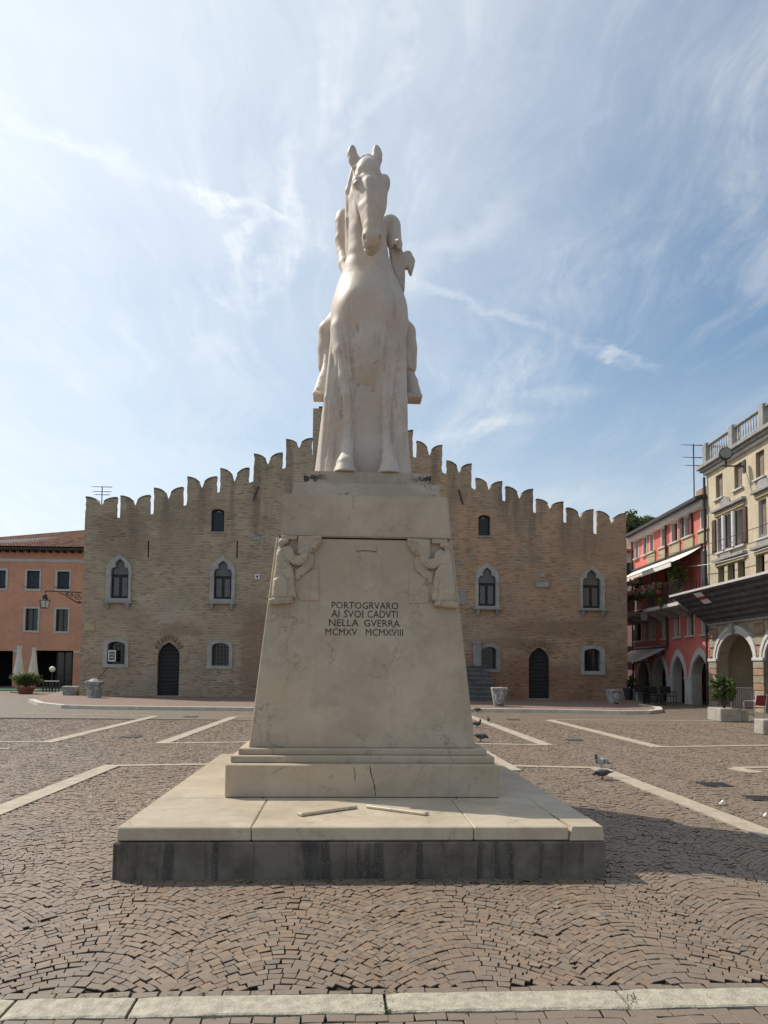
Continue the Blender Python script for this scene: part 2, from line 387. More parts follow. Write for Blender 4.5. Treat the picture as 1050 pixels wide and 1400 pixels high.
    cc = vm(nt, 'MULTIPLY', nd(nt, 'ShaderNodeCombineXYZ', {0: br, 1: br, 2: br}).outputs[0], (.965, 1.0, 1.025))
    blue = vm(nt, 'MULTIPLY', sky.outputs[0], (.86, 1.06, 1.09))
    col = mix(nt, mth(nt, 'MULTIPLY', cl, .93), blue, cc)
    bg = nd(nt, 'ShaderNodeBackground', {'Color': col, 'Strength': SKY_STRENGTH})
    out = nd(nt, 'ShaderNodeOutputWorld', {'Surface': bg.outputs[0]})
CLOUD_BASE, CLOUD_GLOW = 7.4, 2.8
build_sky()

# ------------------------------------------------------------------ materials
def marble(name, lo, hi, warm, crack=.48, black=0., rough=.55):
    m, nt, b = new_mat(name); p = pos(nt)
    w = vm(nt, 'ADD', p, vm(nt, 'MULTIPLY', vm(nt, 'SUBTRACT', nd(nt, 'ShaderNodeTexNoise', {'Vector': p, 'Scale': 2.5, 'Detail': 5}).outputs['Color'], (.5, .5, .5)), (.5, .5, .5)))
    n1 = noise(nt, w, 1.7, 6, .62); n2 = noise(nt, p, 14, 5, .65)
    c = mix(nt, ramp(nt, n1, .36, .66), lo, hi)
    c = mix(nt, mth(nt, 'MULTIPLY', ramp(nt, noise(nt, vm(nt, 'ADD', p, (9, 3, 5)), 1.1, 4, .6), .48, .72), .75), c, warm)
    c = mix(nt, mth(nt, 'MULTIPLY', ramp(nt, n2, .42, .72), .16), c, tuple(x*.62 for x in lo))
    ps = mapping(nt, p, sc=(5, 5, .35))
    c = mix(nt, mth(nt, 'MULTIPLY', ramp(nt, noise(nt, ps, 1.4, 5, .65), .55, .8), .42), c, tuple(x*.5 for x in lo))
    # fossil veins and hairline cracks
    wv = vm(nt, 'ADD', mapping(nt, p, sc=(1, 1, .8)), vm(nt, 'MULTIPLY', vm(nt, 'SUBTRACT', nd(nt, 'ShaderNodeTexNoise', {'Vector': p, 'Scale': 4., 'Detail': 6, 'Roughness': .7}).outputs['Color'], (.5, .5, .5)), (.45, .45, .45)))
    vo = nd(nt, 'ShaderNodeTexVoronoi', {'Vector': wv, 'Scale': 2.1}, feature='DISTANCE_TO_EDGE').outputs['Distance']
    gate = ramp(nt, noise(nt, vm(nt, 'ADD', p, (2, 8, 1)), 1.6, 3, .5), .44, .60)
    ln = mth(nt, 'MULTIPLY', ramp(nt, vo, .016, .002), gate)
    vo2 = nd(nt, 'ShaderNodeTexVoronoi', {'Vector': wv, 'Scale': 9.}, feature='DISTANCE_TO_EDGE').outputs['Distance']
    ln2 = mth(nt, 'MULTIPLY', ramp(nt, vo2, .03, .004), ramp(nt, noise(nt, p, 2.3, 3, .5), .58, .7))
    lines = mth(nt, 'MAXIMUM', ln, mth(nt, 'MULTIPLY', ln2, .6))
    c = mix(nt, mth(nt, 'MULTIPLY', lines, crack), c, tuple(x*.22 for x in lo))
    pit = ramp(nt, noise(nt, p, 55, 2, .5), .70, .78)
    c = mix(nt, mth(nt, 'MULTIPLY', pit, .5), c, tuple(x*.35 for x in lo))
    if black:
        g = mth(nt, 'MULTIPLY', ramp(nt, noise(nt, mapping(nt, p, sc=(1, 1, 2.2)), 2.3, 3, .5), .54, .66), ramp(nt, noise(nt, p, 16, 6, .72), .47, .6))
        q = nd(nt, 'ShaderNodeSeparateXYZ', {0: p}).outputs[2]
        near = ramp(nt, mth(nt, 'ABSOLUTE', mth(nt, 'SUBTRACT', q, CAPJ)), .075, .0)
        side = ramp(nt, mth(nt, 'ABSOLUTE', mth(nt, 'ADD', nd(nt, 'ShaderNodeSeparateXYZ', {0: p}).outputs[0], .17)), .38, .60)
        g2 = mth(nt, 'MULTIPLY', side, ramp(nt, mth(nt, 'ADD', noise(nt, p, 11, 6, .75), mth(nt, 'MULTIPLY', near, .22)), .60, .70))
        c = mix(nt, mth(nt, 'MULTIPLY', mth(nt, 'MAXIMUM', g, g2), black), c, (.02, .02, .022))
    setb(nt, b, color=c, rough=rough, spec=.4)
    h = mth(nt, 'SUBTRACT', mth(nt, 'ADD', mth(nt, 'MULTIPLY', n2, .5), mth(nt, 'MULTIPLY', noise(nt, p, 70, 3, .6), .3)), mth(nt, 'MULTIPLY', lines, .9))
    setb(nt, b, normal=bump(nt, h, .35, .006))
    return m
CAPJ = 3.585
M_MARBLE = marble('travertine', (0.407, 0.324, 0.235), (0.510, 0.418, 0.310), (0.446, 0.338, 0.221))
M_CAP = marble('weathered_travertine', (0.392, 0.324, 0.248), (0.490, 0.414, 0.323), (0.421, 0.329, 0.230), black=.95)
M_SLAB = marble('worn_travertine_slab', (0.442, 0.367, 0.268), (0.566, 0.484, 0.361), (0.509, 0.400, 0.264), crack=.4, rough=.30)
M_STATUE = marble('statue_marble', (0.508, 0.422, 0.350), (0.588, 0.507, 0.431), (0.548, 0.413, 0.301), crack=.12)
def base_stone():
    m, nt, b = new_mat('dark_base_stone'); p = pos(nt)
    c = mix(nt, ramp(nt, noise(nt, p, 3, 5, .65), .35, .65), (.105, .088, .070), (.20, .172, .138))
    drip = ramp(nt, noise(nt, mapping(nt, p, sc=(7, 7, .5)), 1.2, 5, .6), .50, .62)
    c = mix(nt, mth(nt, 'MULTIPLY', drip, .68), c, (.036, .034, .032))
    drip2 = ramp(nt, noise(nt, mapping(nt, p, loc=(4, 2, 0), sc=(4, 4, .3)), 1.2, 4, .6), .62, .72)
    c = mix(nt, mth(nt, 'MULTIPLY', drip2, .5), c, (.16, .145, .12))
    c = mix(nt, ramp(nt, noise(nt, p, 70, 2, .5), .56, .7), c, (.14, .135, .125))
    setb(nt, b, color=c, rough=.8, spec=.3, normal=bump(nt, noise(nt, p, 60, 4, .6), .5, .006)); return m
M_BASE = base_stone()
def cobble_mat():
    m, nt, b = new_mat('porphyry'); p = pos(nt); g = nd(nt, 'ShaderNodeNewGeometry')
    r = g.outputs['Random Per Island']
    cr = nd(nt, 'ShaderNodeValToRGB', {0: r}); e = cr.color_ramp.elements
    cols = [(0.160, 0.108, 0.070), (0.211, 0.146, 0.095), (0.184, 0.122, 0.077), (0.236, 0.169, 0.113), (0.173, 0.133, 0.097), (0.232, 0.144, 0.088), (0.142, 0.113, 0.086), (0.261, 0.194, 0.131)]
    e[0].position = 0; e[0].color = (*cols[0], 1); e[1].position = 1; e[1].color = (*cols[-1], 1)
    for i in range(1, 7):
        q = e.new(i/7); q.color = (*cols[i], 1)
    big = ramp(nt, noise(nt, p, .5, 4, .6), .35, .65)
    c = mix(nt, mth(nt, 'MULTIPLY', big, .28), cr.outputs[0], (.165, .138, .108))
    c = mix(nt, mth(nt, 'MULTIPLY', ramp(nt, noise(nt, p, 38, 4, .65), .4, .7), .35), c, (.22, .18, .14))
    c = mix(nt, mth(nt, 'MULTIPLY', ramp(nt, noise(nt, vm(nt, 'ADD', p, (5, 5, 5)), 3.5, 4, .7), .60, .72), .5), c, (.085, .075, .066))
    setb(nt, b, color=c, rough=mth(nt, 'ADD', .46, mth(nt, 'MULTIPLY', noise(nt, p, 25, 3), .25)), spec=.45,
         normal=bump(nt, mth(nt, 'ADD', noise(nt, p, 28, 4, .65), mth(nt, 'MULTIPLY', noise(nt, p, 110, 3, .6), .35)), .32, .005)); return m
M_COBBLE = cobble_mat()
def far_cobble():
    m, nt, b = new_mat('distant_paving'); p = pos(nt)
    vo = nd(nt, 'ShaderNodeTexVoronoi', {'Vector': mapping(nt, p, sc=(1, 1, 0)), 'Scale': 9.5}); ed = nd(nt, 'ShaderNodeTexVoronoi', {'Vector': mapping(nt, p, sc=(1, 1, 0)), 'Scale': 9.5}, feature='DISTANCE_TO_EDGE').outputs['Distance']
    c = mix(nt, nd(nt, 'ShaderNodeSeparateColor', {0: vo.outputs['Color']}).outputs[0], (.152, .11, .078), (.222, .17, .12))
    c = mix(nt, mth(nt, 'MULTIPLY', ramp(nt, noise(nt, p, .5, 4, .6), .35, .65), .45), c, (.16, .134, .105))
    j = ramp(nt, ed, .07, .02)
    c = mix(nt, mth(nt, 'MULTIPLY', j, .7), c, (.04, .035, .03))
    setb(nt, b, color=c, rough=.6, spec=.4, normal=bump(nt, mth(nt, 'SUBTRACT', noise(nt, p, 14, 3), j), .5, .01)); return m
M_FAR = far_cobble()
M_BED = simple('joint_dirt', (.032, .027, .021), .95, .4, 6, .6, 60, .006)
M_BAND = simple('pale_granite', (.37, .315, .24), .7, .16, 5, .5, 45, .006, stain=.25)
M_KERBW = simple('white_kerb_stone', (.52, .48, .41), .7, .14, 4, .3, 40, .004)
M_KERB = simple('rough_kerb_granite', (.36, .325, .25), .75, .22, 18, .8, 60, .010)
M_PAVE = simple('porphyry_pavement', (.205, .140, .110), .75, .2, 6, .4, 30, .006)
M_IRON = simple('black_iron', (.018, .018, .019), .5, .3, 8, .2, 40, .003, spec=.5)
M_GRASS = simple('moss_grass', (.075, .095, .03), .8, .35, 9, 0)
M_LETTER = simple('letter_paint', (.035, .033, .03), .8, .3, 30, 0)
M_CRACK = simple('crack_dark', (.03, .027, .024), .95, .3, 20, 0)

# ------------------------------------------------------------------ ground of the square
MON = Frame(on_z(491.5, 1202, 0), R(3.0))
SLABX0, SLABX1 = MON.px(152.5, 1202)[0], MON.px(829, 1202)[0]
slab_z = MON.px(492, 1131.5)[1]; base_z = MON.px(492, 1150.5)[1]
SLAB_D = MON.loc(on_z(480, 1031, slab_z)).y
NEARY = 23.0
g = MB().add([(-600, -60, -.03), (600, -60, -.03), (600, 900, -.03), (-600, 900, -.03)], [(0, 1, 2, 3)])
tag(g.build('ground', M_FAR), kind='structure')
paving = empty('cobbled_square', (0, 0, 0), kind='structure')
tag(MB().add([(-14, 1.5, -.016), (14, 1.5, -.016), (14, NEARY, -.016), (-14, NEARY, -.016)], [(0, 1, 2, 3)]).build('joint_bed', M_BED, paving), kind='structure')
XW = lambda y: min(.54*(y+.3)+3.1, 13.9)
for k in (-1, 1):
    V = [(k*XW(y), y, -.0045) for y in (3.9, 8, 12, 16, 20, NEARY-.003)]+[(k*14, NEARY-.003, -.0045), (k*14, -10, -.0045), (k*4.7, -10, -.0045), (k*4.7, 3.9, -.0045)]
    MB().add(V, [tuple(range(10)) if k < 0 else tuple(range(9, -1, -1))]).build('side_paving', M_FAR, paving)
MB().box(-4.699, 4.699, -10, 2.2, -.028, -.0045).build('side_paving', M_FAR, paving)
MB().box(-45, 45, NEARY, 75, -.028, -.002).build('far_paving', M_FAR, paving)
for k in (-1, 1):
    MB().box(*((-45, -14.001) if k < 0 else (14.001, 45)), -10, NEARY-.002, -.028, -.0021).build('side_paving', M_FAR, paving)
# pale stone bands let into the cobbles: (pixel, pixel) centre lines on the ground and a width
BANDS = [((-75, 1138), (150, 1048), .27), ((141, 1047.5), (300, 1045), .17), ((62, 1015.5), (212, 979.5), .27), ((-40, 1014.5), (66, 1015), .17),
         ((30, 976), (214, 979), .17), ((220, 1017), (320, 980.5), .27), ((220, 1016.5), (352, 1014.5), .17), ((318, 980), (400, 979), .17),
         ((640, 978.5), (748, 1019), .27), ((640, 1017), (749, 1019), .17), ((751, 984.5), (900, 1021.5), .27), ((751, 984.5), (985, 985.5), .17),
         ((896, 1021.5), (1120, 1018.5), .17), ((655, 1026), (702, 1054), .27), ((690, 1047.5), (826, 1050.5), .17), ((815, 1049.5), (1062, 1146), .27),
         ((1004, 1050.5), (1036, 1057), .27), ((1004, 1050), (1080, 1049), .17), ((-20, 1024), (14, 1024), .15)]
bandseg = []
for (a, b, w) in BANDS:
    A = on_z(*a); B = on_z(*b); bandseg.append((A.xy, B.xy, w))
bands_root = empty('stone_bands', (0, 0, 0), kind='structure')
rs = random.Random(3)
for A, B, w in bandseg:
    L = (B-A).length; n = max(1, round(L/1.25)); d = (B-A)/L; q = Vector((-d.y, d.x))*w/2
    for i in range(n):
        s = A+d*(L*i/n+.004); e = A+d*(L*(i+1)/n-.004); h = .008+rs.random()*.003
        c = [s-q, e-q, e+q, s+q]
        MB().hexa([(p.x, p.y, -.03) for p in c]+[(p.x, p.y, h) for p in c]).build('band_stone', M_BAND, bands_root)
# front kerb of rough granite slabs
kx = [on_z(x, 1380).x for x in (-960, -620, -300, 10, 178, 527, 862, 1200, 1530, 1900)]
KY0, KY1, KROT, KP = 3.662, 3.872, .061, Vector((0, 3.767, 0))
kerb_root = empty('granite_kerb', KP-Matrix.Rotation(KROT, 3, 'Z') @ KP, KROT, kind='structure')
for i in range(len(kx)-1):
    m = MB(); x0, x1 = kx[i]+.008, kx[i+1]-.008; n = 12
    bm = bmesh.new(); top = []
    for j in range(n+1):
        x = x0+(x1-x0)*j/n
        e = .006 if j in (0, n) else 0
        top.append([(x, KY0+rs.uniform(-.006, .006), -.03), (x, KY0+rs.uniform(-.005, .005), .003-e), (x, KY0+.012, .009-e+rs.uniform(-.002, .002)), (x, KY1-.012, .009-e+rs.uniform(-.002, .002)), (x, KY1+rs.uniform(-.006, .006), .003-e), (x, KY1, -.03)])
    m.add([p for r_ in top for p in r_], [(j*6+k, (j+1)*6+k, (j+1)*6+k+1, j*6+k+1) for j in range(n) for k in range(5)]+[(0, 1, 2, 3, 4, 5), tuple(n*6+k for k in (5, 4, 3, 2, 1, 0))])
    m.build('kerb_slab', M_KERB, kerb_root)

def cobbles():
    rg = np.random.default_rng(11); W = 1.04; S = .067; PH = R(47); RAD = W/2/math.sin(PH); quads = []
    xc0 = .61; nst = 12
    A_ = .42; wv = 2*math.pi/W
    def f(x):                                # rounded arches springing from softened valleys
        u = ((x+.49)/W+.5) % 1.0*2-1; return .36*A_*.5*math.cos(math.pi*u)+.64*A_*(math.sqrt(1-(.90*u)**2)-.436)/.564
    fd = lambda x: (f(x+.01)-f(x-.01))/.02
    y0 = KY1+.02-A_
    for j in range(int((NEARY-y0)/S)+4):
        yj = y0+j*S+rg.uniform(-.004, .004); X = min(.54*(yj+.3)+3.2, 14); x = -X+rg.uniform(0, .1)
        while x < X:
            g0 = fd(x); w = rg.uniform(.060, .086)/(1+g0*g0)**.42; xe = x+w; g1 = fd(xe)
            s0 = x-.55*S*g0/math.sqrt(1+g0*g0); s1 = xe-.55*S*g1/math.sqrt(1+g1*g1)
            quads.append(np.array([[x, yj+f(x)], [xe, yj+f(xe)], [s1, yj+S+f(s1)], [s0, yj+S+f(s0)]])); x = xe
    # straight courses in front of and behind the kerb
    y = KY0-.006
    for row in range(13):
        d = .088 if row else .075; x = -4.6+rg.uniform(0, .1)
        while x < 4.6:
            w = rg.uniform(.09, .16); quads.append(np.array([[x, y-d], [x+w, y-d], [x+w, y], [x, y]])); x += w
        y -= d
    x = -4.8
    while x < 4.8:
        w = rg.uniform(.085, .14); quads.append(np.array([[x, KY1+.006], [x+w, KY1+.006], [x+w, KY1+.07], [x, KY1+.07]])); x += w
    q = np.array(quads); cen = q.mean(1); strip = np.zeros(len(q), bool); strip[-int((6.8)/.1):] = False
    ok = (cen[:, 1] < NEARY) & (np.abs(cen[:, 0]) < 14)
    inarc = np.arange(len(q)) < len(q)
    nstr = sum(1 for p in quads if True)
    # mask: front kerb, bands, monument
    arcs = cen[:, 1] > KY1+.080
    row1 = (cen[:, 1] > KY1) & (cen[:, 1] < KY1+.075)
    isrow1 = (np.abs(q[:, 0, 1]-(KY1+.006)) < 1e-6) & (np.abs(q[:, 1, 1]-(KY1+.006)) < 1e-6)
    isfront = cen[:, 1] < KY0
    isfront &= np.abs(q[:, 0, 1]-q[:, 1, 1]) < 1e-9
    ok &= arcs | isrow1 | isfront
    ck, sk = math.cos(KROT), math.sin(KROT); dx_, dy_ = q[:, :, 0].copy()-KP.x, q[:, :, 1].copy()-KP.y; q[:, :, 0] = KP.x+ck*dx_-sk*dy_; q[:, :, 1] = KP.y+sk*dx_+ck*dy_; cen = q.mean(1); ok &= (cen[:, 1] < NEARY) & (np.abs(cen[:, 0]) < 14)
    ca, sa = math.cos(MON.rz), math.sin(MON.rz); lx = (cen[:, 0]-MON.o.x)*ca+(cen[:, 1]-MON.o.y)*sa; ly = -(cen[:, 0]-MON.o.x)*sa+(cen[:, 1]-MON.o.y)*ca
    ok &= ~((lx > SLABX0+.03) & (lx < SLABX1-.03) & (ly > .03) & (ly < SLAB_D-.03))
    for A, B, w in bandseg:
        L = (B-A).length; d = (B-A)/L; t = (cen[:, 0]-A.x)*d.x+(cen[:, 1]-A.y)*d.y; s = -(cen[:, 0]-A.x)*d.y+(cen[:, 1]-A.y)*d.x
        ok &= ~((t > -.02) & (t < L+.02) & (np.abs(s) < w/2+.012))
    q = q[ok]; cen = cen[ok]; n = len(q)
    gap = np.clip(rg.normal(.0023, .0011, (n, 1, 1)), .0008, .006)
    dv = q-cen[:, None]; ln = np.linalg.norm(dv, axis=2, keepdims=True)
    q = cen[:, None]+dv*(1-gap*1.25/ln)+rg.normal(0, .0026, q.shape)
    top = cen[:, None]+(q-cen[:, None])*.955
    tilt = rg.normal(0, .026, (n, 2)); h0 = rg.normal(0, .0025, (n, 1))
    zt = h0+((top-cen[:, None])*tilt[:, None]).sum(2); zm = h0-.0038+((q-cen[:, None])*tilt[:, None]).sum(2)
    V = np.zeros((n, 12, 3)); V[:, 0:4, :2] = top; V[:, 0:4, 2] = zt; V[:, 4:8, :2] = q; V[:, 4:8, 2] = zm; V[:, 8:12, :2] = q; V[:, 8:12, 2] = -.03
    Fq = np.array([[0, 1, 2, 3]]+[[4+i, 4+(i+1) % 4, (i+1) % 4, i] for i in range(4)]+[[8+i, 8+(i+1) % 4, 4+(i+1) % 4, 4+i] for i in range(4)])
    MI = np.array([0]*5+[1]*4, np.int32)
    # the 300 that show largest are stones of their own
    inview = (np.abs(cen[:, 0]) < .5*cen[:, 1]) & (cen[:, 1] > 3.44)
    size = np.linalg.norm(q[:, 1]-q[:, 0], axis=1)*np.linalg.norm(q[:, 3]-q[:, 0], axis=1)
    key = np.where(inview, size/cen[:, 1]**3, 0); order = np.argsort(-key); single = order[:300]; rest = order[300:]
    for i in single:
        c = np.array([cen[i, 0], cen[i, 1], 0]); me = np_mesh('cobblestone', V[i]-c, Fq)
        me.materials.append(M_COBBLE); me.materials.append(M_BED); me.polygons.foreach_set('material_index', MI); link('cobblestone', me, None, paving, False, tuple(c))
    Vr = V[rest].reshape(-1, 3); Fr_ = (Fq[None]+12*np.arange(len(rest))[:, None, None]).reshape(-1, 4)
    me = np_mesh('cobblestones', Vr, Fr_); me.materials.append(M_COBBLE); me.materials.append(M_BED); me.polygons.foreach_set('material_index', np.tile(MI, len(rest)))
    tag(link('cobblestones', me, None, paving), kind='stuff')
    print('cobbles', n)
cobbles()
def covers():
    for (x, y, w, d, kind) in ((702, 984, .32, .4, 0), (785, 1012, .30, .34, 0), (977, 1073, .33, .30, 1), (1045, 1092, .36, .30, 1), (261, 980, .32, .4, 0), (179, 1007.5, .36, .34, 0)):
        c = on_z(x, y); lab = {702: 'round-edged dark manhole cover set in the paving nearest the carved mask', 785: 'dark manhole cover in the paving behind the two pigeons', 977: 'dark iron drain grate between pigeons and paper scrap', 1045: 'dark iron drain grate at the right edge of the square', 261: 'small dark manhole cover farthest left of the monument', 179: 'dark manhole cover between the pale bands left of the monument'}[x]
        e = empty('drain_grate' if kind else 'manhole_cover', (c.x, c.y, 0), 0, lab, 'drain grate' if kind else 'manhole cover')
        m = MB().box(-w/2, w/2, -d/2, d/2, -.01, .004); m.build('pit', M_CRACK, e)
        f = MB()
        for a in (-1, 1): f.box(-w/2-.03, w/2+.03, a*d/2-.02, a*d/2+.02, -.01, .012); f.box(a*w/2-.02, a*w/2+.02, -d/2+.021, d/2-.021, -.01, .012)
        f.build('frame', M_IRON, e)
        if kind:
            for i in range(6):
                x0 = -w/2+.05+i*(w-.1)/5; MB().box(x0-.012, x0+.012, -d/2+.022, d/2-.022, 0, .011).build('bar', M_IRON, e)
        else: MB().box(-w/2+.022, w/2-.022, -d/2+.022, d/2-.022, 0, .009).build('lid', simple('rusty_lid', (.075, .062, .052), .7, .3, 9), e)
covers()
# ------------------------------------------------------------------ monument: steps and tapered shaft
mon = empty('war_memorial_pedestal', MON.o, MON.rz, 'tapered cream marble pedestal with carved inscription on a dark stepped base', 'pedestal')
def mat_pos(x, y, z): return (x, y, z)
MB().box(SLABX0, SLABX1, 0, SLAB_D, -.05, base_z-.006, .012).build('dark_base', M_BASE, mon)
sx0, sx1 = MON.px(158, 1140)[0], MON.px(827.5, 1140)[0]
fr = [sx0]+[MON.px(x, 1140)[0] for x in (343, 648.5, 779)]+[sx1]
BF = MON.loc(on_z(495, 1091, slab_z)).y                      # front of the base course
ys = [.02, BF*.985, BF+1.25, BF+2.5, SLAB_D-.02]
def slab_piece(x0, x1, y0, y1):
    MB().box(x0+.0025, x1-.0025, y0+.0025, y1-.0025, base_z, slab_z, .009).build('step_slab', M_SLAB, mon)
for i in range(3): slab_piece(fr[i], fr[i+1], ys[0], ys[1])
# the corner stone is chipped: two wedge-shaped pieces
a, b = fr[3], fr[4]
MB().hexa([(a+.004, .0225, base_z), (b-.0025, .0225, base_z), (b-.0025, .6, base_z), (a+.004, .6, base_z), (a+.03, .03, slab_z), (b-.008, .03, slab_z), (b-.008, .6, slab_z), (a+.004, .6, slab_z)]).build('step_slab', M_SLAB, mon)
slab_piece(a, b, .603, ys[1])
mx = (sx0+sx1)/2
for j in range(1, 4):
    y0, y1 = ys[j], ys[j+1]
    slab_piece(sx0, mx-.9, y0, y1); slab_piece(mx+.9, sx1, y0, y1)
slab_piece(mx-.9, mx+.9, ys[1], ys[4])
DEP = 3.15
def block(name, xp0, xp1, yb, z0, z1, dep, m=M_MARBLE, bev=.008, yfront=None):
    x0 = MON.px(xp0, yb, yfront)[0]; x1 = MON.px(xp1, yb, yfront)[0]
    MB().box(x0, x1, yfront, yfront+dep, z0, z1, bev).build(name, m, mon); return x0, x1
zb1 = MON.px(495, 1046, BF)[1]
bx0, bx1 = block('base_course', 307.5, 682.5, 1068, slab_z+.004, zb1, DEP, yfront=BF)
y1 = MON.loc(on_z(495, 1043.5, zb1)).y; z1 = MON.px(495, 1034, y1)[1]; block('moulding', 315, 676, 1039, zb1, z1, DEP-.16, yfront=y1)
y2 = MON.loc(on_z(495, 1032.5, z1)).y; z2 = MON.px(495, 1024, y2)[1]; block('moulding', 325.5, 665.5, 1028, z1, z2, DEP-.3, yfront=y2)
y3 = MON.loc(on_z(495, 1022.5, z2)).y
xs0, xs1 = MON.px(340, 1022, y3)[0], MON.px(650, 1022, y3)[0]
INS = .25                                                     # batter of the front face
y4 = y3+INS; z4 = MON.px(500, 737.5, y4)[1]; xt0, xt1 = MON.px(377.5, 737, y4)[0], MON.px(618, 738, y4)[0]
yb3, yb4 = y3+DEP-.46, y3+DEP-.46-INS
def shaft_y(z): return y3+INS*(z-z2)/(z4-z2)
def shaft_x(z, s):
    t = (z-z2)/(z4-z2); return (xs0+(xt0-xs0)*t) if s < 0 else (xs1+(xt1-xs1)*t)
bm = bmesh.new()
vs = [bm.verts.new(p) for p in ((xs0, y3, z2), (xs1, y3, z2), (xs1, yb3, z2), (xs0, yb3, z2), (xt0, y4, z4), (xt1, y4, z4), (xt1, yb4, z4), (xt0, yb4, z4))]
for f in ((3,2,1,0),(4,5,6,7),(0,1,5,4),(1,2,6,5),(2,3,7,6),(3,0,4,7)): bm.faces.new([vs[i] for i in f])
bmesh.ops.bevel(bm, geom=bm.edges[:], offset=.008, segments=1, affect='EDGES')
MB().bm(bm).build('shaft', M_MARBLE, mon)
# upper block, seated on a thin dark joint
def taper_block(name, pb0, pb1, ybp, pt0, pt1, ytp, yf, ins, dep, m, zlo=None, shrink=.0):
    zl = MON.px(500, ybp, yf)[1] if zlo is None else zlo; zt = MON.px(500, ytp, yf+ins)[1]
    a0, a1 = MON.px(pb0, ybp, yf)[0], MON.px(pb1, ybp, yf)[0]; c0, c1 = MON.px(pt0, ytp, yf+ins)[0], MON.px(pt1, ytp, yf+ins)[0]
    bm = bmesh.new()
    vs = [bm.verts.new(p) for p in ((a0, yf, zl), (a1, yf, zl), (a1, yf+dep, zl), (a0, yf+dep, zl), (c0, yf+ins, zt), (c1, yf+ins, zt), (c1, yf+dep-ins, zt), (c0, yf+dep-ins, zt))]
    for f in ((3,2,1,0),(4,5,6,7),(0,1,5,4),(1,2,6,5),(2,3,7,6),(3,0,4,7)): bm.faces.new([vs[i] for i in f])
    bmesh.ops.bevel(bm, geom=bm.edges[:], offset=.012, segments=2, affect='EDGES')
    MB().bm(bm).build(name, m, mon); return zt
MB().box(xt0+.03, xt1-.03, y4+.03, yb4-.03, z4-.01, z4+.03).build('joint', M_CRACK, mon)
yu = y4-.015
zu = taper_block('upper_block', 383, 617.5, 735, 387, 612.5, 677, yu, .03, yb4-yu+.01, M_MARBLE, zlo=z4+.016)
yc = yu+.13
zc = taper_block('cap_course', 399, 604, 675, 401.5, 601.5, 660.5, yc, .02, yb4-yc-.08, M_CAP, zlo=zu+.001)
yd = yc+.09
zd = taper_block('cap_slab', 416, 589, 657, 414.5, 590.5, 645, yd, -.006, yb4-yd-.2, M_CAP, zlo=zc+.002)
# loose-looking cracks: thin dark ribbons laid over the face of the base course
def crack(pts, yfun, w=.006, name='crack'):
    m = MB(); r_ = random.Random(len(pts)+int(pts[0][0])); P = []
    for i in range(len(pts)-1):
        for k in range(6):
            t = k/6; x = pts[i][0]+(pts[i+1][0]-pts[i][0])*t; y = pts[i][1]+(pts[i+1][1]-pts[i][1])*t
            P.append((x+r_.uniform(-.9, .9), y))
    P.append(pts[-1]); L = [MON.px(p[0], p[1], BF) for p in P]
    out = []
    for i, p in enumerate(P):
        yy = yfun(p[1]); u, z = MON.px(p[0], p[1], yy); ww = w*r_.uniform(.4, 1.3)*(1 if 0 < i < len(P)-1 else .2)
        out += [(u-ww, yy-.0015, z), (u+ww, yy-.0015, z)]
    m.add(out, [(2*i, 2*i+1, 2*i+3, 2*i+2) for i in range(len(P)-1)]).build(name, M_CRACK, mon)
crack([(505, 1047), (510, 1066), (514, 1090)], lambda y: BF, .0042)
crack([(484, 1047), (486, 1070)], lambda y: BF, .003)
crack([(370, 1058), (392, 1047)], lambda y: BF, .003)
# inscription
def text_mesh(name, txt, x0, x1, zb, hgt, yf, m, parent, ytop=None, ex=.0015, rz=0):
    cu = bpy.data.curves.new(name, 'FONT'); cu.body = txt; cu.size = 1; cu.extrude = 0; cu.resolution_u = 2
    ob = bpy.data.objects.new(name, cu); COL.objects.link(ob); dg = bpy.context.evaluated_depsgraph_get()
    me = bpy.data.meshes.new_from_object(ob.evaluated_get(dg)); bpy.data.objects.remove(ob)
    P = np.zeros(len(me.vertices)*3); me.vertices.foreach_get('co', P); P = P.reshape(-1, 3); me_f = [tuple(p.vertices) for p in me.polygons]
    lo, hi = P.min(0), P.max(0); S = (x1-x0)/(hi[0]-lo[0]); H = hgt/(hi[1]-max(lo[1], -.02))
    V = []
    for p in P:
        z = zb+p[1]*H; y = yf(z) if callable(yf) else yf
        V.append((x0+(p[0]-lo[0])*S, y, z))
    return MB().add(V, me_f).build(name, m, parent)
for txt, a, b, yt, yb_ in (('PORTOGRVARO', 453.5, 544.6, 823, 832.5), ('AI', 453, 464, 834.5, 844.5), ('SVOI', 470.3, 496.6, 834.5, 844.5), ('CADVTI', 502.3, 543.6, 834.5, 844.5), ('NELLA', 449.7, 490.3, 847, 856.5), ('GVERRA', 497.7, 546.9, 847, 856.5), ('MCMXV', 445, 488.5, 859.5, 869), ('MCMXVIII', 500, 551, 859.5, 869)):
    ym = (yt+yb_)/2; yy = shaft_y(2.4)
    for _ in range(4): zz = MON.px(500, ym, yy)[1]; yy = shaft_y(zz)
    zb = MON.px(500, yb_, yy)[1]; zt = MON.px(500, yt, yy)[1]
    text_mesh('inscription', txt, MON.px(a, ym, yy)[0], MON.px(b, ym, yy)[0], zb, zt-zb, lambda z: shaft_y(z)-.0022, M_LETTER, mon)
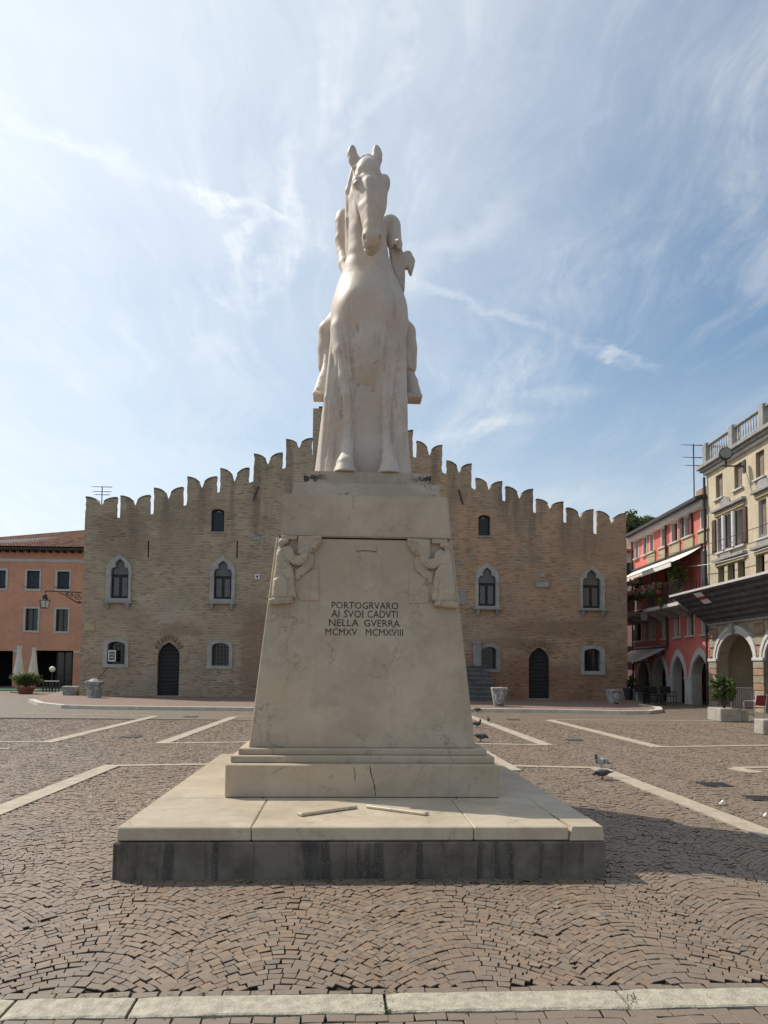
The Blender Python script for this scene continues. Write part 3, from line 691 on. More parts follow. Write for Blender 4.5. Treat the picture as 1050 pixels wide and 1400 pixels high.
# faint shield and crown carved between the figures
def on_shaft(px, py):
    yy = shaft_y(2.6)
    for _ in range(4): u, z = MON.px(px, py, yy); yy = shaft_y(z)
    return Vector((u, yy, z))
m = MB()
m.tube([on_shaft(x, y) +Vector((0, .0035, 0)) for x, y in ((481, 765), (480, 785), (482, 800), (500, 808.5), (520, 800), (523, 785), (522, 765))], .006, 6)
m.tube([on_shaft(x, y)+Vector((0, .002, 0)) for x, y in ((486, 754.5), (500, 753.8), (516, 755.5))], .0055, 6)
m.tube([on_shaft(x, y)+Vector((0, .002, 0)) for x, y in ((487, 751), (484, 745), (490, 748), (494, 743), (499, 747.5), (505, 743), (509, 748), (516, 744.5), (515, 752))], .005, 6)
m.tube([on_shaft(x, y)+Vector((0, .003, 0)) for x, y in ((490, 775), (500, 780), (512, 774), (505, 790), (494, 789))], .005, 6)
m.build('coat_of_arms', M_MARBLE, mon, True)
tag(MB().tube([on_shaft(x, y)+Vector((0, -.001, 0)) for x, y in ((487, 753.6), (501, 752.8), (515, 754.4))], .0035, 5).build('carved_line', M_CRACK, mon))

# carved seated figures at the two upper corners, wrapping round the arris
def guardian(mirror):
    def P(zx, zy, off=0.):                      # coordinates of the enlarged left figure
        px, py = (360+zx/11.67, 725+zy/11.67)
        v = on_shaft(px, py); return np.array((v.x, v.y-off, v.z))
    a = P(-30, 1260); b = P(960, 60); h = .0065
    s = SDF((a[0]-.03, min(a[1], b[1])-.14, a[2]-.03), (b[0]+.03, max(a[1], b[1])+.30, b[2]+.02), h)
    u = .0006*11.67/11.67*7.8/1050/.0074*1.05*1.0   # metres per enlarged pixel at this distance
    u = abs(P(1000, 500)[0]-P(0, 500)[0])/1000
    back = .10
    c = s.cone; E = s.ell
    PZ = lambda pts: [(P(*q)[0], P(*q)[2]) for q in pts]
    fr_ = lambda off: (lambda z: shaft_y(z)-off)
    RL = lambda pts, off, rd, back=.16: s.relief(PZ(pts), fr_(off*.8), off*.8+back, rd*.85, .008)
    RL([(505, 830), (680, 690), (760, 640), (885, 610), (890, 1130), (560, 1110), (520, 960)], .016, .008, .02)
    RL([(690, 400), (770, 350), (810, 400), (805, 520), (775, 600), (700, 665), (560, 800), (508, 815), (500, 640), (580, 590), (650, 530)], .040, .016, .02)
    RL([(560, 100), (925, 92), (938, 150), (925, 215), (888, 258), (852, 312), (805, 348), (762, 345), (722, 405), (640, 415), (555, 385)], .062, .022, .02)
    RL([(275, 310), (400, 250), (482, 300), (505, 405), (560, 412), (700, 375), (728, 450), (650, 535), (585, 570), (480, 570), (390, 500), (300, 530), (196, 570), (212, 400)], .085, .030)
    RL([(205, 530), (300, 505), (395, 500), (462, 580), (492, 680), (505, 850), (535, 1080), (400, 1085), (140, 1080), (160, 800), (185, 650)], .095, .034)
    RL([(178, 800), (262, 725), (345, 738), (400, 810), (412, 930), (402, 1075), (190, 1080), (160, 930)], .118, .034)
    RL([(95, 1110), (200, 1075), (470, 1085), (490, 1165), (110, 1195)], .105, .024)
    s.path([P(300, 200, 0.0320), P(370, 185, 0.0400)], [60*u, 44*u], .01); s.path([P(300, 205, 0.0240), P(280, 300, 0.0240), P(262, 360, 0.0240)], [44*u, 36*u, 50*u], .02); s.cone(P(335, 212, 0.0720), P(335, 205, 0.0880), 15*u, k=.004, sub=True)
    for q in ((862, 130), (885, 205), (812, 285), (772, 335), (905, 125), (800, 150), (845, 245)): s.cone(P(*q, 0.0440), P(*q, 0.0440), 34*u, k=.004)
    for q in ((835, 172), (868, 170), (850, 265), (790, 305), (735, 250)): s.cone(P(*q, 0.0560), P(*q, 0.0960), 13*u, k=.004, sub=True)
    s.path([P(690, 215, 0.0560), P(740, 205, 0.0560), P(765, 225, 0.0560)], [9*u]*3, .004, sub=True); s.path([P(745, 300, 0.0560), P(800, 335, 0.0480), P(850, 320, 0.0480)], [11*u]*3, .004, sub=True)
    for i in range(5): s.path([P(548+i*66, 800-i*30, 0.0176), P(556+i*64, 940, 0.0176), P(566+i*64, 1100, 0.0160)], [10*u, 11*u, 11*u], .004, sub=True)
    s.path([P(500, 560, 0.0720), P(580, 545, 0.0704), P(650, 480, 0.0640)], [9*u]*3, .006, sub=True)
    for i in range(3): s.path([P(520, 800+i*60, 0.0160), P(600, 740+i*55, 0.0160), P(660, 690+i*40, 0.0160)], [9*u]*3, .004, sub=True)
    s.path([P(385, 495, 0.0760), P(470, 600, 0.0736), P(502, 760, 0.0720), P(530, 1000, 0.0640)], [10*u, 12*u, 14*u, 12*u], .006, sub=True)
    s.path([P(345, 730, 0.0800), P(408, 800, 0.0784), P(420, 930, 0.0784), P(408, 1070, 0.0784)], [11*u]*4, .006, sub=True)
    for i in range(3): s.cone(P(300+i*70, 1150, 0.0720), P(290+i*70, 1090, 0.0880), 8*u, k=.004, sub=True)
    s.rough(.0006, 60, 4)
    me = s.mesh('guardian_figure')
    o = link('guardian_figure', me, M_MARBLE, mon, True)
    r_ = MB().box(P(285, 100)[0], P(545, 100)[0], y4-.045, y4+.1, P(0, 150)[2], P(0, 86)[2], .006)
    n = r_.build('lintel', M_MARBLE, mon)
    return o, n
og, ol = guardian(False)
cx = (shaft_x(3.0, -1)+shaft_x(3.0, 1))/2
for o in (og, ol):
    c = o.copy(); me = o.data.copy(); V = np.zeros(len(me.vertices)*3); me.vertices.foreach_get('co', V); V = V.reshape(-1, 3); V[:, 0] = 2*cx-V[:, 0]; V[:, 2] -= .012
    me.vertices.foreach_set('co', V.ravel()); me.flip_normals(); c.data = me; COL.objects.link(c)
# two broken bars lying on the step
for (x0, y0_, x1, y1_, lab) in ((409, 1116, 486, 1105, 'loose marble bar lying slanted on the step, the left one pointing up to the right'), (503, 1104.5, 584, 1115, 'loose marble bar lying slanted on the step, the right one pointing down to the right')):
    A = on_z(x0, y0_, slab_z); B = on_z(x1, y1_, slab_z); d = (B-A); L = d.length
    e = MB().box(-L/2, L/2, -.035, .035, 0, .026, .006).build('stone_bar', M_SLAB, None)
    e.location = ((A.x+B.x)/2, (A.y+B.y)/2, slab_z+.002); e.rotation_euler = (0, 0, math.atan2(d.y, d.x)); tag(e, lab, 'stone bar')

# ------------------------------------------------------------------ the horse and its rider
ST = Frame(MON.world(((xt0+xt1)/2, yd, zd)), MON.rz)
statue = empty('equestrian_statue', ST.o, ST.rz, 'cream marble statue of a horse facing forward with a nude rider behind its neck', 'statue')
def h(px, py, y):
    u, z = ST.px(px, py, y); return np.array((u, y, z))
def horse():
    s = SDF((-.66, -.42, -.03), (.66, 2.35, 3.92), .0125)
    c, E, pth = s.cone, s.ell, s.path
    rx = lambda a: Matrix.Rotation(R(a), 3, 'X')
    # trunk
    E(h(505, 425, .50), (.355, .42, .42), .1); E((0, 1.05, 1.62), (.40, .80, .46), .1); E((0, 1.62, 1.70), (.40, .46, .46), .1)
    E(h(472, 440, .52), (.165, .30, .36), .08); E(h(538, 440, .52), (.165, .30, .36), .08)
    E(h(486, 425, .27), (.18, .17, .26), .1); E(h(526, 425, .27), (.18, .17, .26), .1)
    E(h(503, 475, .36), (.29, .25, .46), .1)
    # neck
    pth([h(504, 418, .62), h(503.5, 395, .54), h(503, 375, .48), h(503, 350, .43), h(502, 318, .40), h(499, 272, .38), h(500, 238, .30)], [.37, .335, .285, .23, .205, .18, .14], .16)
    pth([(0, 1.05, 2.12), (0, .85, 2.45), h(499, 300, .68), h(497, 250, .52), h(500, 226, .36)], [.20, .17, .15, .13, .09], .1)
    # mane lying along the left of the neck
    for i in range(5): pth([h(484-i*.8, 232+i*5, .36+i*.05), h(478, 262+i*8, .42+i*.05), h(477.5, 300+i*10, .45+i*.05), h(478-i*.5, 335+i*8, .5+i*.05)], [.035, .05, .045, .02], .03)
    # head
    E(h(503, 241, .10), (.145, .17, .19), .06); E(h(503, 232, .2), (.13, .15, .14), .06)
    pth([h(504, 256, .02), h(506, 285, -.05), h(508, 312, -.10), h(509, 326, -.10)], [.132, .108, .090, .094], .05)
    E(h(493, 274, .13), (.075, .17, .19), .06); E(h(520, 274, .14), (.075, .17, .19), .06)
    E(h(505, 268, .10), (.143, .16, .16), .06)
    pth([h(505, 248, -.105), h(507, 285, -.15), h(508.5, 312, -.17)], [.05, .035, .03], .05)
    E(h(509, 326, -.10), (.105, .095, .095), .05); E(h(508, 337, -.06), (.092, .09, .06), .03); E(h(507, 342.5, -.03), (.072, .075, .05), .02)
    # brow, eyes
    for sx, px_ in ((-1, 489), (1, 526)):
        yo = 0 if sx < 0 else .07
        E(h(px_, 248.5, .03+yo), (.056, .09, .065), .05); E(h(px_, 255, .03+yo), (.046, .08, .06), .05)
        if sx < 0:
            E(h(px_, 252, -.03), (.036, .03, .030), .008)
            pth([h(px_-6, 252, -.035), h(px_-1, 248, -.066), h(px_+6, 250.5, -.05)], .011, .01)
            pth([h(px_-5, 255.5, -.04), h(px_, 257, -.055), h(px_+5, 255, -.05)], .008, .008)
        pth([h(px_+sx*-1, 264, .01+yo), h(px_+sx*-5, 284, -.05+yo*.6), h(px_+sx*-8, 304, -.09)], [.034, .028, .018], .03)       # facial crest
        E(h(px_-sx*1, 234, -.055), (.03, .03, .045), .04, sub=True)
    # ears
    for p0, p1, p2, sx in (((487, 227, .20), (481.5, 211, .20), (481.6, 201.5, .18), -1), ((514, 225, .20), (515.6, 211, .20), (514.4, 201.5, .18), 1)):
        pth([h(*p0), h((p0[0]+p1[0])/2, (p0[1]+p1[1])/2, .2), h(*p1), h(p1[0]*.5+p2[0]*.5, 205.5, .19), h(*p2)], [.052, .060, .054, .043, .026], .03)
        pth([h(p0[0]+1, p0[1]-5, .10), h(p1[0]+.5, p1[1], .105), h(p2[0]+.3, p2[1]+4, .125)], [.014, .018, .006], .012, sub=True)
    pth([h(497, 222, .12), h(502.5, 218.5, .13), h(508, 222, .12)], [.04, .05, .04], .03)
    pth([h(484, 229, .06), h(494, 221, .04), h(503, 219, .03)], [.013, .014, .012], .008)               # forelock edge
    # forelegs
    for a in ([(471, 452, .36, .160), (472.5, 482, .31, .138), (474, 515, .27, .098), (474.5, 541, .26, .072), (475, 552, .25, .06), (477, 575, .25, .054), (476, 600, .24, .058), (475, 612, .21, .075), (474, 624, .16, .072), (472, 634, .12, .095)],
              [(535, 452, .38, .155), (533.5, 482, .33, .136), (530.5, 515, .29, .096), (528.5, 543, .27, .070), (528, 556, .26, .060), (528.5, 580, .26, .052), (529, 602, .25, .056), (530, 614, .22, .073), (531, 626, .17, .072), (532, 636, .13, .09)]):
        pth([h(*q[:3]) for q in a], [q[3] for q in a], .05)
        q = a[-1]; b = h(q[0], 645, q[2]-.03); b[2] = .0; t = b.copy(); t[2] = .10; c(b, t, .135, .095, .02, sq=(1, .85, 1))
        k_ = a[3]; E(h(k_[0], k_[1], k_[2]-.02), (.060, .06, .085), .05)
        f_ = a[7]; pth([h(f_[0]-8, f_[1]+10, f_[2]-.06), h(f_[0], f_[1]+7, f_[2]-.1), h(f_[0]+8, f_[1]+10, f_[2]-.06)], [.016]*3, .01)
    # the stone left standing under the belly
    s.box((.0, .98, .62), (.28, .705, .74), .05, .06)
    E(h(503, 505, .42), (.22, .2, .3), .12)
    # the sheet of hair / hind quarters falling at either side
    for sx, top, bot in ((-1, (452, 505), (441, 643)), (1, (548, 505), (551.5, 645))):
        tp = h(top[0]-sx*9, top[1]-25, .75); bt = h(bot[0]-sx*5, bot[1], .75); bt[2] = -.02
        for y in (.75, 1.05, 1.35, 1.62):
            tp[1] = bt[1] = y; c(tp, bt, .09, .15, .08)
        for i in range(6):
            w = i/5; y = .31+.05*math.sin(i*2.1)
            t0 = (459+w*14, 446+i*9) if sx < 0 else (549-w*11, 448+i*9); b0 = (441.5+w*20, 644) if sx < 0 else (552-w*10, 645)
            p0 = h(*t0, y+.08); p1 = h((t0[0]*.45+b0[0]*.55)+1.2*math.sin(i*1.7), (t0[1]+b0[1])/2, y); p2 = h(*b0, y-.02); p2[2] = -.02
            pth([p0, p1, p2], [.045, .052, .058], .018)
        c(h(top[0]-sx*12, 480, .5), h(bot[0]-sx*15, 640, .45), .09, .14, .05)
    for q in (1.45, 1.72):
        for sx in (-1, 1): pth([(sx*.24, q, 1.45), (sx*.27, q+.05, .8), (sx*.26, q, -.02)], [.22, .14, .14], .1)
    pth([(0, 2.02, 1.95), (0, 2.14, 1.5), (0, 2.1, .8), (0, 2.05, .0)], [.1, .14, .13, .12], .06)
    # chisel lines of coat and sinew on breast and forearms
    G = [[(476, 438), (480, 470), (483, 520), (481, 585)], [(479, 446), (485, 474), (487, 505)], [(470, 462), (476, 500), (480, 530), (482, 560)], [(482, 452), (490, 478), (493, 500)], [(488, 445), (491, 460)],
         [(529, 442), (528, 470), (526, 500), (524, 525)], [(533, 448), (533, 490), (532, 540), (531, 590)], [(521, 448), (519, 470), (516, 492)], [(537, 455), (537, 500), (535, 550)], [(516, 440), (513, 470), (512, 488)], [(541, 462), (541, 510), (539, 570)], [(545, 470), (544, 520)], [(465, 475), (472, 505), (475, 522)], [(462, 490), (458, 560), (450, 640)], [(457, 510), (452, 580), (444, 640)], [(468, 530), (463, 590), (457, 640)], [(544, 520), (547, 590), (549, 643)], [(540, 540), (543, 600), (545, 643)], [(549, 505), (552, 580), (554, 640)], [(482, 540), (483, 580), (481, 612)], [(520, 530), (519.5, 585), (519, 614)], [(467.5, 545), (467, 580), (465, 612)], [(536, 545), (536, 590), (538, 616)]]
    F = s.F
    def surf(px, py):                        # nearest front surface along the sight line
        o = ST.i @ (Vector((0, 0, EYE))-ST.o); d = (ST.i @ ray(px, py)); d = d/d.length
        t = 6.5
        for _ in range(420):
            p = o+d*t; ix = [int(round((p[i]-s.lo[i])/s.h)) for i in range(3)]
            if all(0 <= ix[i] < F.shape[i] for i in range(3)) and F[ix[0], ix[1], ix[2]] < 0: return np.array(p)
            t += .008
        return None
    for g_ in G:
        pts = []
        for i in range(len(g_)-1):
            for k in range(4):
                q = surf(g_[i][0]+(g_[i+1][0]-g_[i][0])*k/4, g_[i][1]+(g_[i+1][1]-g_[i][1])*k/4)
                if q is not None: pts.append(q)
        if len(pts) > 2: s.path(pts, [.005+.010*math.sin(math.pi*(i+.5)/len(pts)) for i in range(len(pts))], .016, sub=True)
    for q in ((513.5, 497), (516, 495), (494, 500), (490, 527), (496, 526), (502, 527), (491, 560), (510, 535)):
        p = surf(*q)
        if p is not None: c(p, p, .013, k=.004, sub=True)
    def groove(g_, r_, k=.006):
        pts = [q for q in (surf(*p) for p in g_) if q is not None]
        if len(pts) > 1: s.path(pts, r_, k, sub=True)
    for px_ in (498.5, 519.5):
        p = surf(px_, 325)
        if p is not None: E(p, (.021, .03, .028), .01, sub=True)
    groove([(492.5, 327), (494.5, 334), (498, 340), (504, 341.5), (511, 341), (518, 337.5), (522.5, 330)], .009)
    groove([(494.5, 320), (495.2, 327), (497, 334)], .006)
    pass
    groove([(505, 338), (513, 338.5)], .010)
    groove([(520, 268), (519, 285), (517, 300)], .012, .02)
    s.rough(.0008, 22, 2); s.floor(.0)
    o = link('horse', s.mesh('horse'), M_STATUE, statue, True); return o
horse()
def rider():
    s = SDF((-.72, .2, .8), (.72, 1.75, 3.95), .0125); c, E, pth = s.cone, s.ell, s.path
    # torso, neck, head
    E((0, 1.18, 2.25), (.28, .25, .24), .08); E((0, 1.10, 2.55), (.24, .19, .32), .08); E(h(501, 322, 1.05), (.29, .20, .30), .08)
    E(h(494, 318, .9), (.14, .09, .13), .05); E(h(510, 320, .9), (.14, .09, .13), .05)
    pth([h(501, 302, 1.08), h(502, 285, 1.04)], [.10, .085], .05)
    E(h(502, 271, 1.02), (.115, .145, .165), .04); E(h(502, 281, .93), (.085, .07, .09), .03)
    E(h(502, 273, .875), (.018, .03, .04), .015); 
    for dx in (-4.5, 4.5): E(h(502+dx, 269, .90), (.022, .02, .014), .008, sub=True); E(h(502+dx*3, 272, 1.02), (.018, .04, .05), .01)
    pth([h(498, 284, .868), h(506, 284, .868)], [.006, .006], .004, sub=True)
    # arms
    E(h(471, 301, 1.02), (.115, .12, .13), .05); E(h(534, 308, 1.02), (.115, .12, .12), .05)
    pth([h(470, 306, 1.0), h(468.5, 328, .98), h(470, 345, .95), h(473, 362, .85), h(478, 378, .70)], [.108, .092, .082, .085, .058], .03)
    E(h(480, 383, .62), (.055, .09, .06), .03)
    for i in range(4): pth([h(478+i*1.2, 384, .58), h(480+i*1.5, 390, .53)], [.02, .016], .008)
    pth([h(536, 311, 1.0), h(540, 334, .95), h(541, 345, .86), h(544, 336, .70)], [.105, .085, .075, .052], .03)
    E(h(545.5, 334, .64), (.042, .055, .055), .015)
    for i in range(4): pth([h(547.5, 330.5+i*2.6, .65), h(546.5, 330.5+i*2.7, .585), h(543.5, 330.5+i*2.6, .575)], [.017, .018, .016], .005)
    pth([h(542, 329, .62), h(545, 327.5, .58)], [.018, .015], .006)
    # legs
    for sx, K, A, T in ((-1, (450, 452), (447.5, 503), (438.8, 539)), (1, (554, 455), (557.5, 503), (566, 542))):
        kn = h(*K, .88); cf = h(*A, .98)
        pth([(sx*.20, 1.15, 2.25), (sx*.30, 1.04, 2.06), kn, (kn+cf)/2+np.array((sx*.006, 0, 0)), cf], [.20, .165, .122, .116, .100], .05)
        th = [(474, 396, 1.05), (467, 423, .98), (457, 450, .92), (451, 474, .92), (447.5, 498, .96)] if sx < 0 else [(540, 408, 1.05), (545, 432, .98), (551, 453, .92), (553.5, 474, .92), (556, 498, .96)]
        pth([h(*q) for q in th], [.075, .095, .115, .118, .100], .05)
        b = h(T[0], T[1]-3, .66)
        ins = [h(K[0]-sx*1.5, K[1]+17, .86), h(A[0]+sx*-.5, A[1]+2, .80), h((A[0]+T[0])/2+sx*.4, (A[1]+T[1])/2, .73), b]
        pth(ins, [.055, .066, .078, .086], .025, sq=(1, 1.25, 1)); E(h(A[0]-sx*2, A[1]+16, .92), (.06, .09, .09), .05)
        for i in range(5):
            o = (i-2)*.033; big = (i == (4 if sx < 0 else 0)); r_ = .0215*(1.2 if big else 1)
            t0 = b+np.array((o, -.045, -.020)); pth([t0, t0+np.array((o*.06, -.025, -.025)), t0+np.array((o*.08, -.036, -.042))], [r_, r_*.92, r_*.85], .006)
        for i in range(4): c(b+np.array(((i-1.5)*.033, -.08, -.02)), b+np.array(((i-1.5)*.034, -.10, -.07)), .005, k=.004, sub=True)
        s.box(b+np.array((0, .01, -.080)), (.088, .075, .012), .006, .004)
        if sx > 0: pth([h(A[0]-1, A[1]+1, .72), h(A[0]+4.5, A[1]+.5, .71), h(A[0]+9, A[1]+2, .73)], [.011]*3, .004)
    s.rough(.0007, 24, 6)
    link('rider', s.mesh('rider'), M_STATUE, statue, True)
    # rein strap and stirrup leather, the sheath and the axe-shaped head of what the rider holds
    def prism(pts, y0, y1, name, bev=.006):
        bm = bmesh.new(); A = [bm.verts.new(tuple(h(*p, y0))) for p in pts]; B = [bm.verts.new(tuple(h(*p, y0)+np.array((0, y1-y0, 0)))) for p in pts]; n = len(pts)
        bm.faces.new(A); bm.faces.new(B[::-1])
        for i in range(n): bm.faces.new((A[i], B[i], B[(i+1) % n], A[(i+1) % n]))
        bmesh.ops.recalc_face_normals(bm, faces=bm.faces[:]); bmesh.ops.bevel(bm, geom=bm.edges[:], offset=bev, segments=2, affect='EDGES', clamp_overlap=True)
        return MB().bm(bm).build(name, M_STATUE, statue)
    prism([(533, 341), (545, 338), (551.5, 342), (554, 372), (553.5, 395), (551, 398), (543, 384), (536, 364)], .70, .86, 'sheath', .012)
    prism([(550, 346), (554, 342.5), (558, 341.5), (562.5, 343), (564.5, 349.5), (568, 353.5), (567, 361), (562.6, 375.5), (559, 370.5), (557.5, 364), (551.5, 367), (550, 360)], .72, .80, 'axe_head', .012)
    MB().tube([tuple(h(542, 352, .76)), tuple(h(552, 353, .76)), tuple(h(560, 356, .76))], .022, 8).build('handle', M_STATUE, statue, True)
rider()
# ------------------------------------------------------------------ town hall
HALL = Frame((on_z(500, 956).x, 38.0, 0), R(3.3))
def brick_mat(name, fr, A, B, C, rowh=.078, erode=1.0):
    m, nt, b = new_mat(name); p = pos(nt)
    q = mapping(nt, vm(nt, 'SUBTRACT', p, tuple(fr.o)), rot=(0, 0, -fr.rz)); s = nd(nt, 'ShaderNodeSeparateXYZ', {0: q})
    u = mth(nt, 'ADD', s.outputs[0], s.outputs[1]); z = s.outputs[2]
    wob = mth(nt, 'MULTIPLY', mth(nt, 'SUBTRACT', noise(nt, q, .9, 2), .5), .06)
    uv = nd(nt, 'ShaderNodeCombineXYZ', {0: u, 1: mth(nt, 'ADD', z, wob), 2: 0.0}).outputs[0]
    br = nd(nt, 'ShaderNodeTexBrick', {'Vector': uv, 'Color1': (0, 0, 0), 'Color2': (1, 1, 1), 'Mortar': (.5, .5, .5), 'Scale': 1.0, 'Mortar Size': .009, 'Mortar Smooth': .3, 'Bias': 0., 'Brick Width': .26, 'Row Height': rowh})
    rnd = nd(nt, 'ShaderNodeSeparateColor', {0: br.outputs['Color']}).outputs[0]
    side = ramp(nt, mth(nt, 'ADD', u, mth(nt, 'MULTIPLY', mth(nt, 'SUBTRACT', noise(nt, uv, .35, 3), .5), 7)), -2.5, 2.5)
    base = mix(nt, side, A, B)
    c = mix(nt, mth(nt, 'MULTIPLY', ramp(nt, rnd, .3, 1.0), .62), base, C)
    c = mix(nt, mth(nt, 'MULTIPLY', ramp(nt, rnd, .35, 0.), .6), c, tuple(x*.42 for x in B))
    big = noise(nt, uv, .45, 5, .6); c = mix(nt, mth(nt, 'MULTIPLY', ramp(nt, big, .42, .68), .55), c, (.34, .29, .225))
    low = ramp(nt, mth(nt, 'ADD', z, mth(nt, 'MULTIPLY', noise(nt, uv, .6, 4), 4)), 5.6, 3.6)
    c = mix(nt, mth(nt, 'MULTIPLY', mth(nt, 'MULTIPLY', low, ramp(nt, noise(nt, uv, 1.1, 4), .42, .6)), mth(nt, 'ADD', .15, mth(nt, 'MULTIPLY', side, .45))), c, (.31, .145, .095))
    pale = ramp(nt, noise(nt, mapping(nt, uv, loc=(3, 1, 0), sc=(.9, 2.6, 1)), 1.6, 6, .72), .56, .7)
    c = mix(nt, mth(nt, 'MULTIPLY', pale, .55), c, (.44, .385, .30))
    c = mix(nt, mth(nt, 'MULTIPLY', br.outputs['Fac'], .45), c, (.36, .32, .255))
    def blob(px, py, ru, rz, lo=1.15, hi=.55):
        cu, cz = fr.px(px, py); a = mth(nt, 'DIVIDE', mth(nt, 'SUBTRACT', u, cu), ru); e = mth(nt, 'DIVIDE', mth(nt, 'SUBTRACT', z, cz), rz)
        r_ = mth(nt, 'SQRT', mth(nt, 'ADD', mth(nt, 'MULTIPLY', a, a), mth(nt, 'MULTIPLY', e, e)))
        return ramp(nt, mth(nt, 'ADD', r_, mth(nt, 'MULTIPLY', mth(nt, 'SUBTRACT', noise(nt, mapping(nt, uv, sc=(1, 2, 1)), 1.3, 5, .7), .5), 1.5)), lo, hi)
    rndc = mth(nt, 'ADD', .35, mth(nt, 'MULTIPLY', rnd, .65))
    for q, col_, am in (((228, 828, 1.5, .9), (.52, .46, .36), .75), ((250, 850, 2.2, .7), (.50, .44, .35), .4), ((690, 925, 2.6, 1.3), (.33, .145, .09), .75), ((790, 940, 3.0, .9), (.32, .15, .095), .65), ((665, 865, 1.2, 1.0), (.46, .41, .33), .5),
                        ((760, 860, 3.2, .5), (.15, .10, .07), .55), ((350, 900, .9, 3.2), (.27, .135, .09), .7), ((165, 735, 1.6, 1.5), (.13, .115, .095), .55), ((700, 880, 2.4, .35), (.14, .09, .065), .55), ((255, 700, 2.5, 1.0), (.20, .175, .14), .5), ((820, 740, 2.5, 1.2), (.22, .17, .13), .5), ((245, 862, 1.2, .35), (.14, .10, .075), .5)):
        c = mix(nt, mth(nt, 'MULTIPLY', mth(nt, 'MULTIPLY', blob(*q), rndc), am), c, col_)
    # washed-out courses: dark raked gaps
    gap = ramp(nt, noise(nt, mapping(nt, uv, sc=(2.0, 13, 1)), 1.35, 4, .62), .60, .67)
    zone = ramp(nt, mth(nt, 'ADD', noise(nt, mapping(nt, uv, loc=(1, 7, 0), sc=(.7, 1, 1)), .55, 4, .6), mth(nt, 'MULTIPLY', low, .12)), .50, .64)
    gp = mth(nt, 'MULTIPLY', gap, mth(nt, 'ADD', mth(nt, 'MULTIPLY', zone, .85), .025))
    c = mix(nt, mth(nt, 'MULTIPLY', gp, .80*erode), c, (.075, .055, .042))
    # dark weather streaks running down from the battlements
    top = ramp(nt, mth(nt, 'SUBTRACT', z, mth(nt, 'MULTIPLY', noise(nt, uv, .5, 3), 4.5)), 3.2, 8.5)
    st = ramp(nt, noise(nt, mapping(nt, uv, sc=(1.25, .14, 1)), 1.0, 5, .6), .46, .66)
    c = mix(nt, mth(nt, 'MULTIPLY', mth(nt, 'MULTIPLY', top, st), .62), c, (.115, .105, .09))
    c = mix(nt, mth(nt, 'MULTIPLY', ramp(nt, noise(nt, uv, 5, 5, .7), .5, .8), .35), c, tuple(x*.5 for x in A))
    wz = ramp(nt, noise(nt, mapping(nt, uv, loc=(5, 9, 0), sc=(1, 1.5, 1)), .75, 6, .68), .34, .66)
    c = mix(nt, mth(nt, 'MULTIPLY', mth(nt, 'SUBTRACT', 1.0, wz), .34), c, tuple(x*.48 for x in A))
    h = mth(nt, 'SUBTRACT', mth(nt, 'ADD', mth(nt, 'MULTIPLY', noise(nt, uv, 9, 5, .7), .7), mth(nt, 'MULTIPLY', rnd, .35)), mth(nt, 'ADD', mth(nt, 'MULTIPLY', br.outputs['Fac'], .8), mth(nt, 'MULTIPLY', gp, 1.8)))
    setb(nt, b, color=c, rough=.9, spec=.2, normal=bump(nt, h, .9, .03)); return m
M_BRICK = brick_mat('old_brick', HALL, (.53, .42, .295), (.56, .34, .21), (.56, .45, .31))
M_TRIM = simple('istrian_stone', (.37, .355, .32), .7, .16, 2.5, .4, 25, .004, stain=.45)
M_TRIMG = simple('grey_stone_trim', (.285, .275, .26), .75, .18, 2.5, .5, 25, .005, stain=.5)
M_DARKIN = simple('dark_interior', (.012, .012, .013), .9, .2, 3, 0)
M_WOOD = simple('tarred_door_boards', (.020, .020, .019), .6, .35, 6, .4, 30, .003)
M_BLUESH = simple('blue_grey_shutter', (.035, .052, .062), .6, .2, 4, .2)
M_SLATE = simple('slate_step', (.115, .122, .12), .55, .35, 3, .5, 20, .005)
M_WHITE = simple('white_paint', (.72, .71, .68), .5, .06, 4, .05)
def glass_mat():
    m, nt, b = new_mat('old_glass'); p = pos(nt)
    setb(nt, b, color=(.018, .022, .026), rough=.08, spec=.6, normal=bump(nt, noise(nt, p, 5, 3), .12, .02)); return m
M_GLASS = glass_mat()
def roundel_mat(fr):
    m, nt, b = new_mat('leaded_roundels'); p = pos(nt)
    q = mapping(nt, vm(nt, 'SUBTRACT', p, tuple(fr.o)), rot=(0, 0, -fr.rz)); s = nd(nt, 'ShaderNodeSeparateXYZ', {0: q}); S = 7.2
    u = mth(nt, 'MULTIPLY', s.outputs[0], S); z = mth(nt, 'MULTIPLY', s.outputs[2], S)
    def dots(du):
        a = mth(nt, 'SUBTRACT', mth(nt, 'FRACT', mth(nt, 'ADD', u, du)), .5); c_ = mth(nt, 'SUBTRACT', mth(nt, 'FRACT', mth(nt, 'ADD', z, du)), .5)
        return mth(nt, 'SQRT', mth(nt, 'ADD', mth(nt, 'MULTIPLY', a, a), mth(nt, 'MULTIPLY', c_, c_)))
    d = mth(nt, 'MINIMUM', dots(0.), dots(.5)); f = ramp(nt, d, .31, .24)
    c = mix(nt, f, (.022, .022, .024), mix(nt, noise(nt, p, 5, 2), (.10, .105, .115), (.25, .255, .27)))
    setb(nt, b, color=c, rough=.25, spec=.5); return m
M_ROUND = roundel_mat(HALL)
hall = empty('town_hall', HALL.o, HALL.rz, 'wide brick town hall with swallowtail battlements stepping up behind the statue', 'town hall')
H = HALL.px
gaps = [(117.5, 709), (162, 708), (207.8, 703), (253.2, 691), (298.8, 673), (343.8, 659), (389, 640), (427.5, 622), (427.6, 600), (522, 604), (522.1, 616), (567, 625), (607.6, 647), (647.7, 668.6), (689.2, 685), (731.2, 701), (772.7, 714.5), (814, 730), (855.5, 742)]
top = [H(*g_) for g_ in gaps]
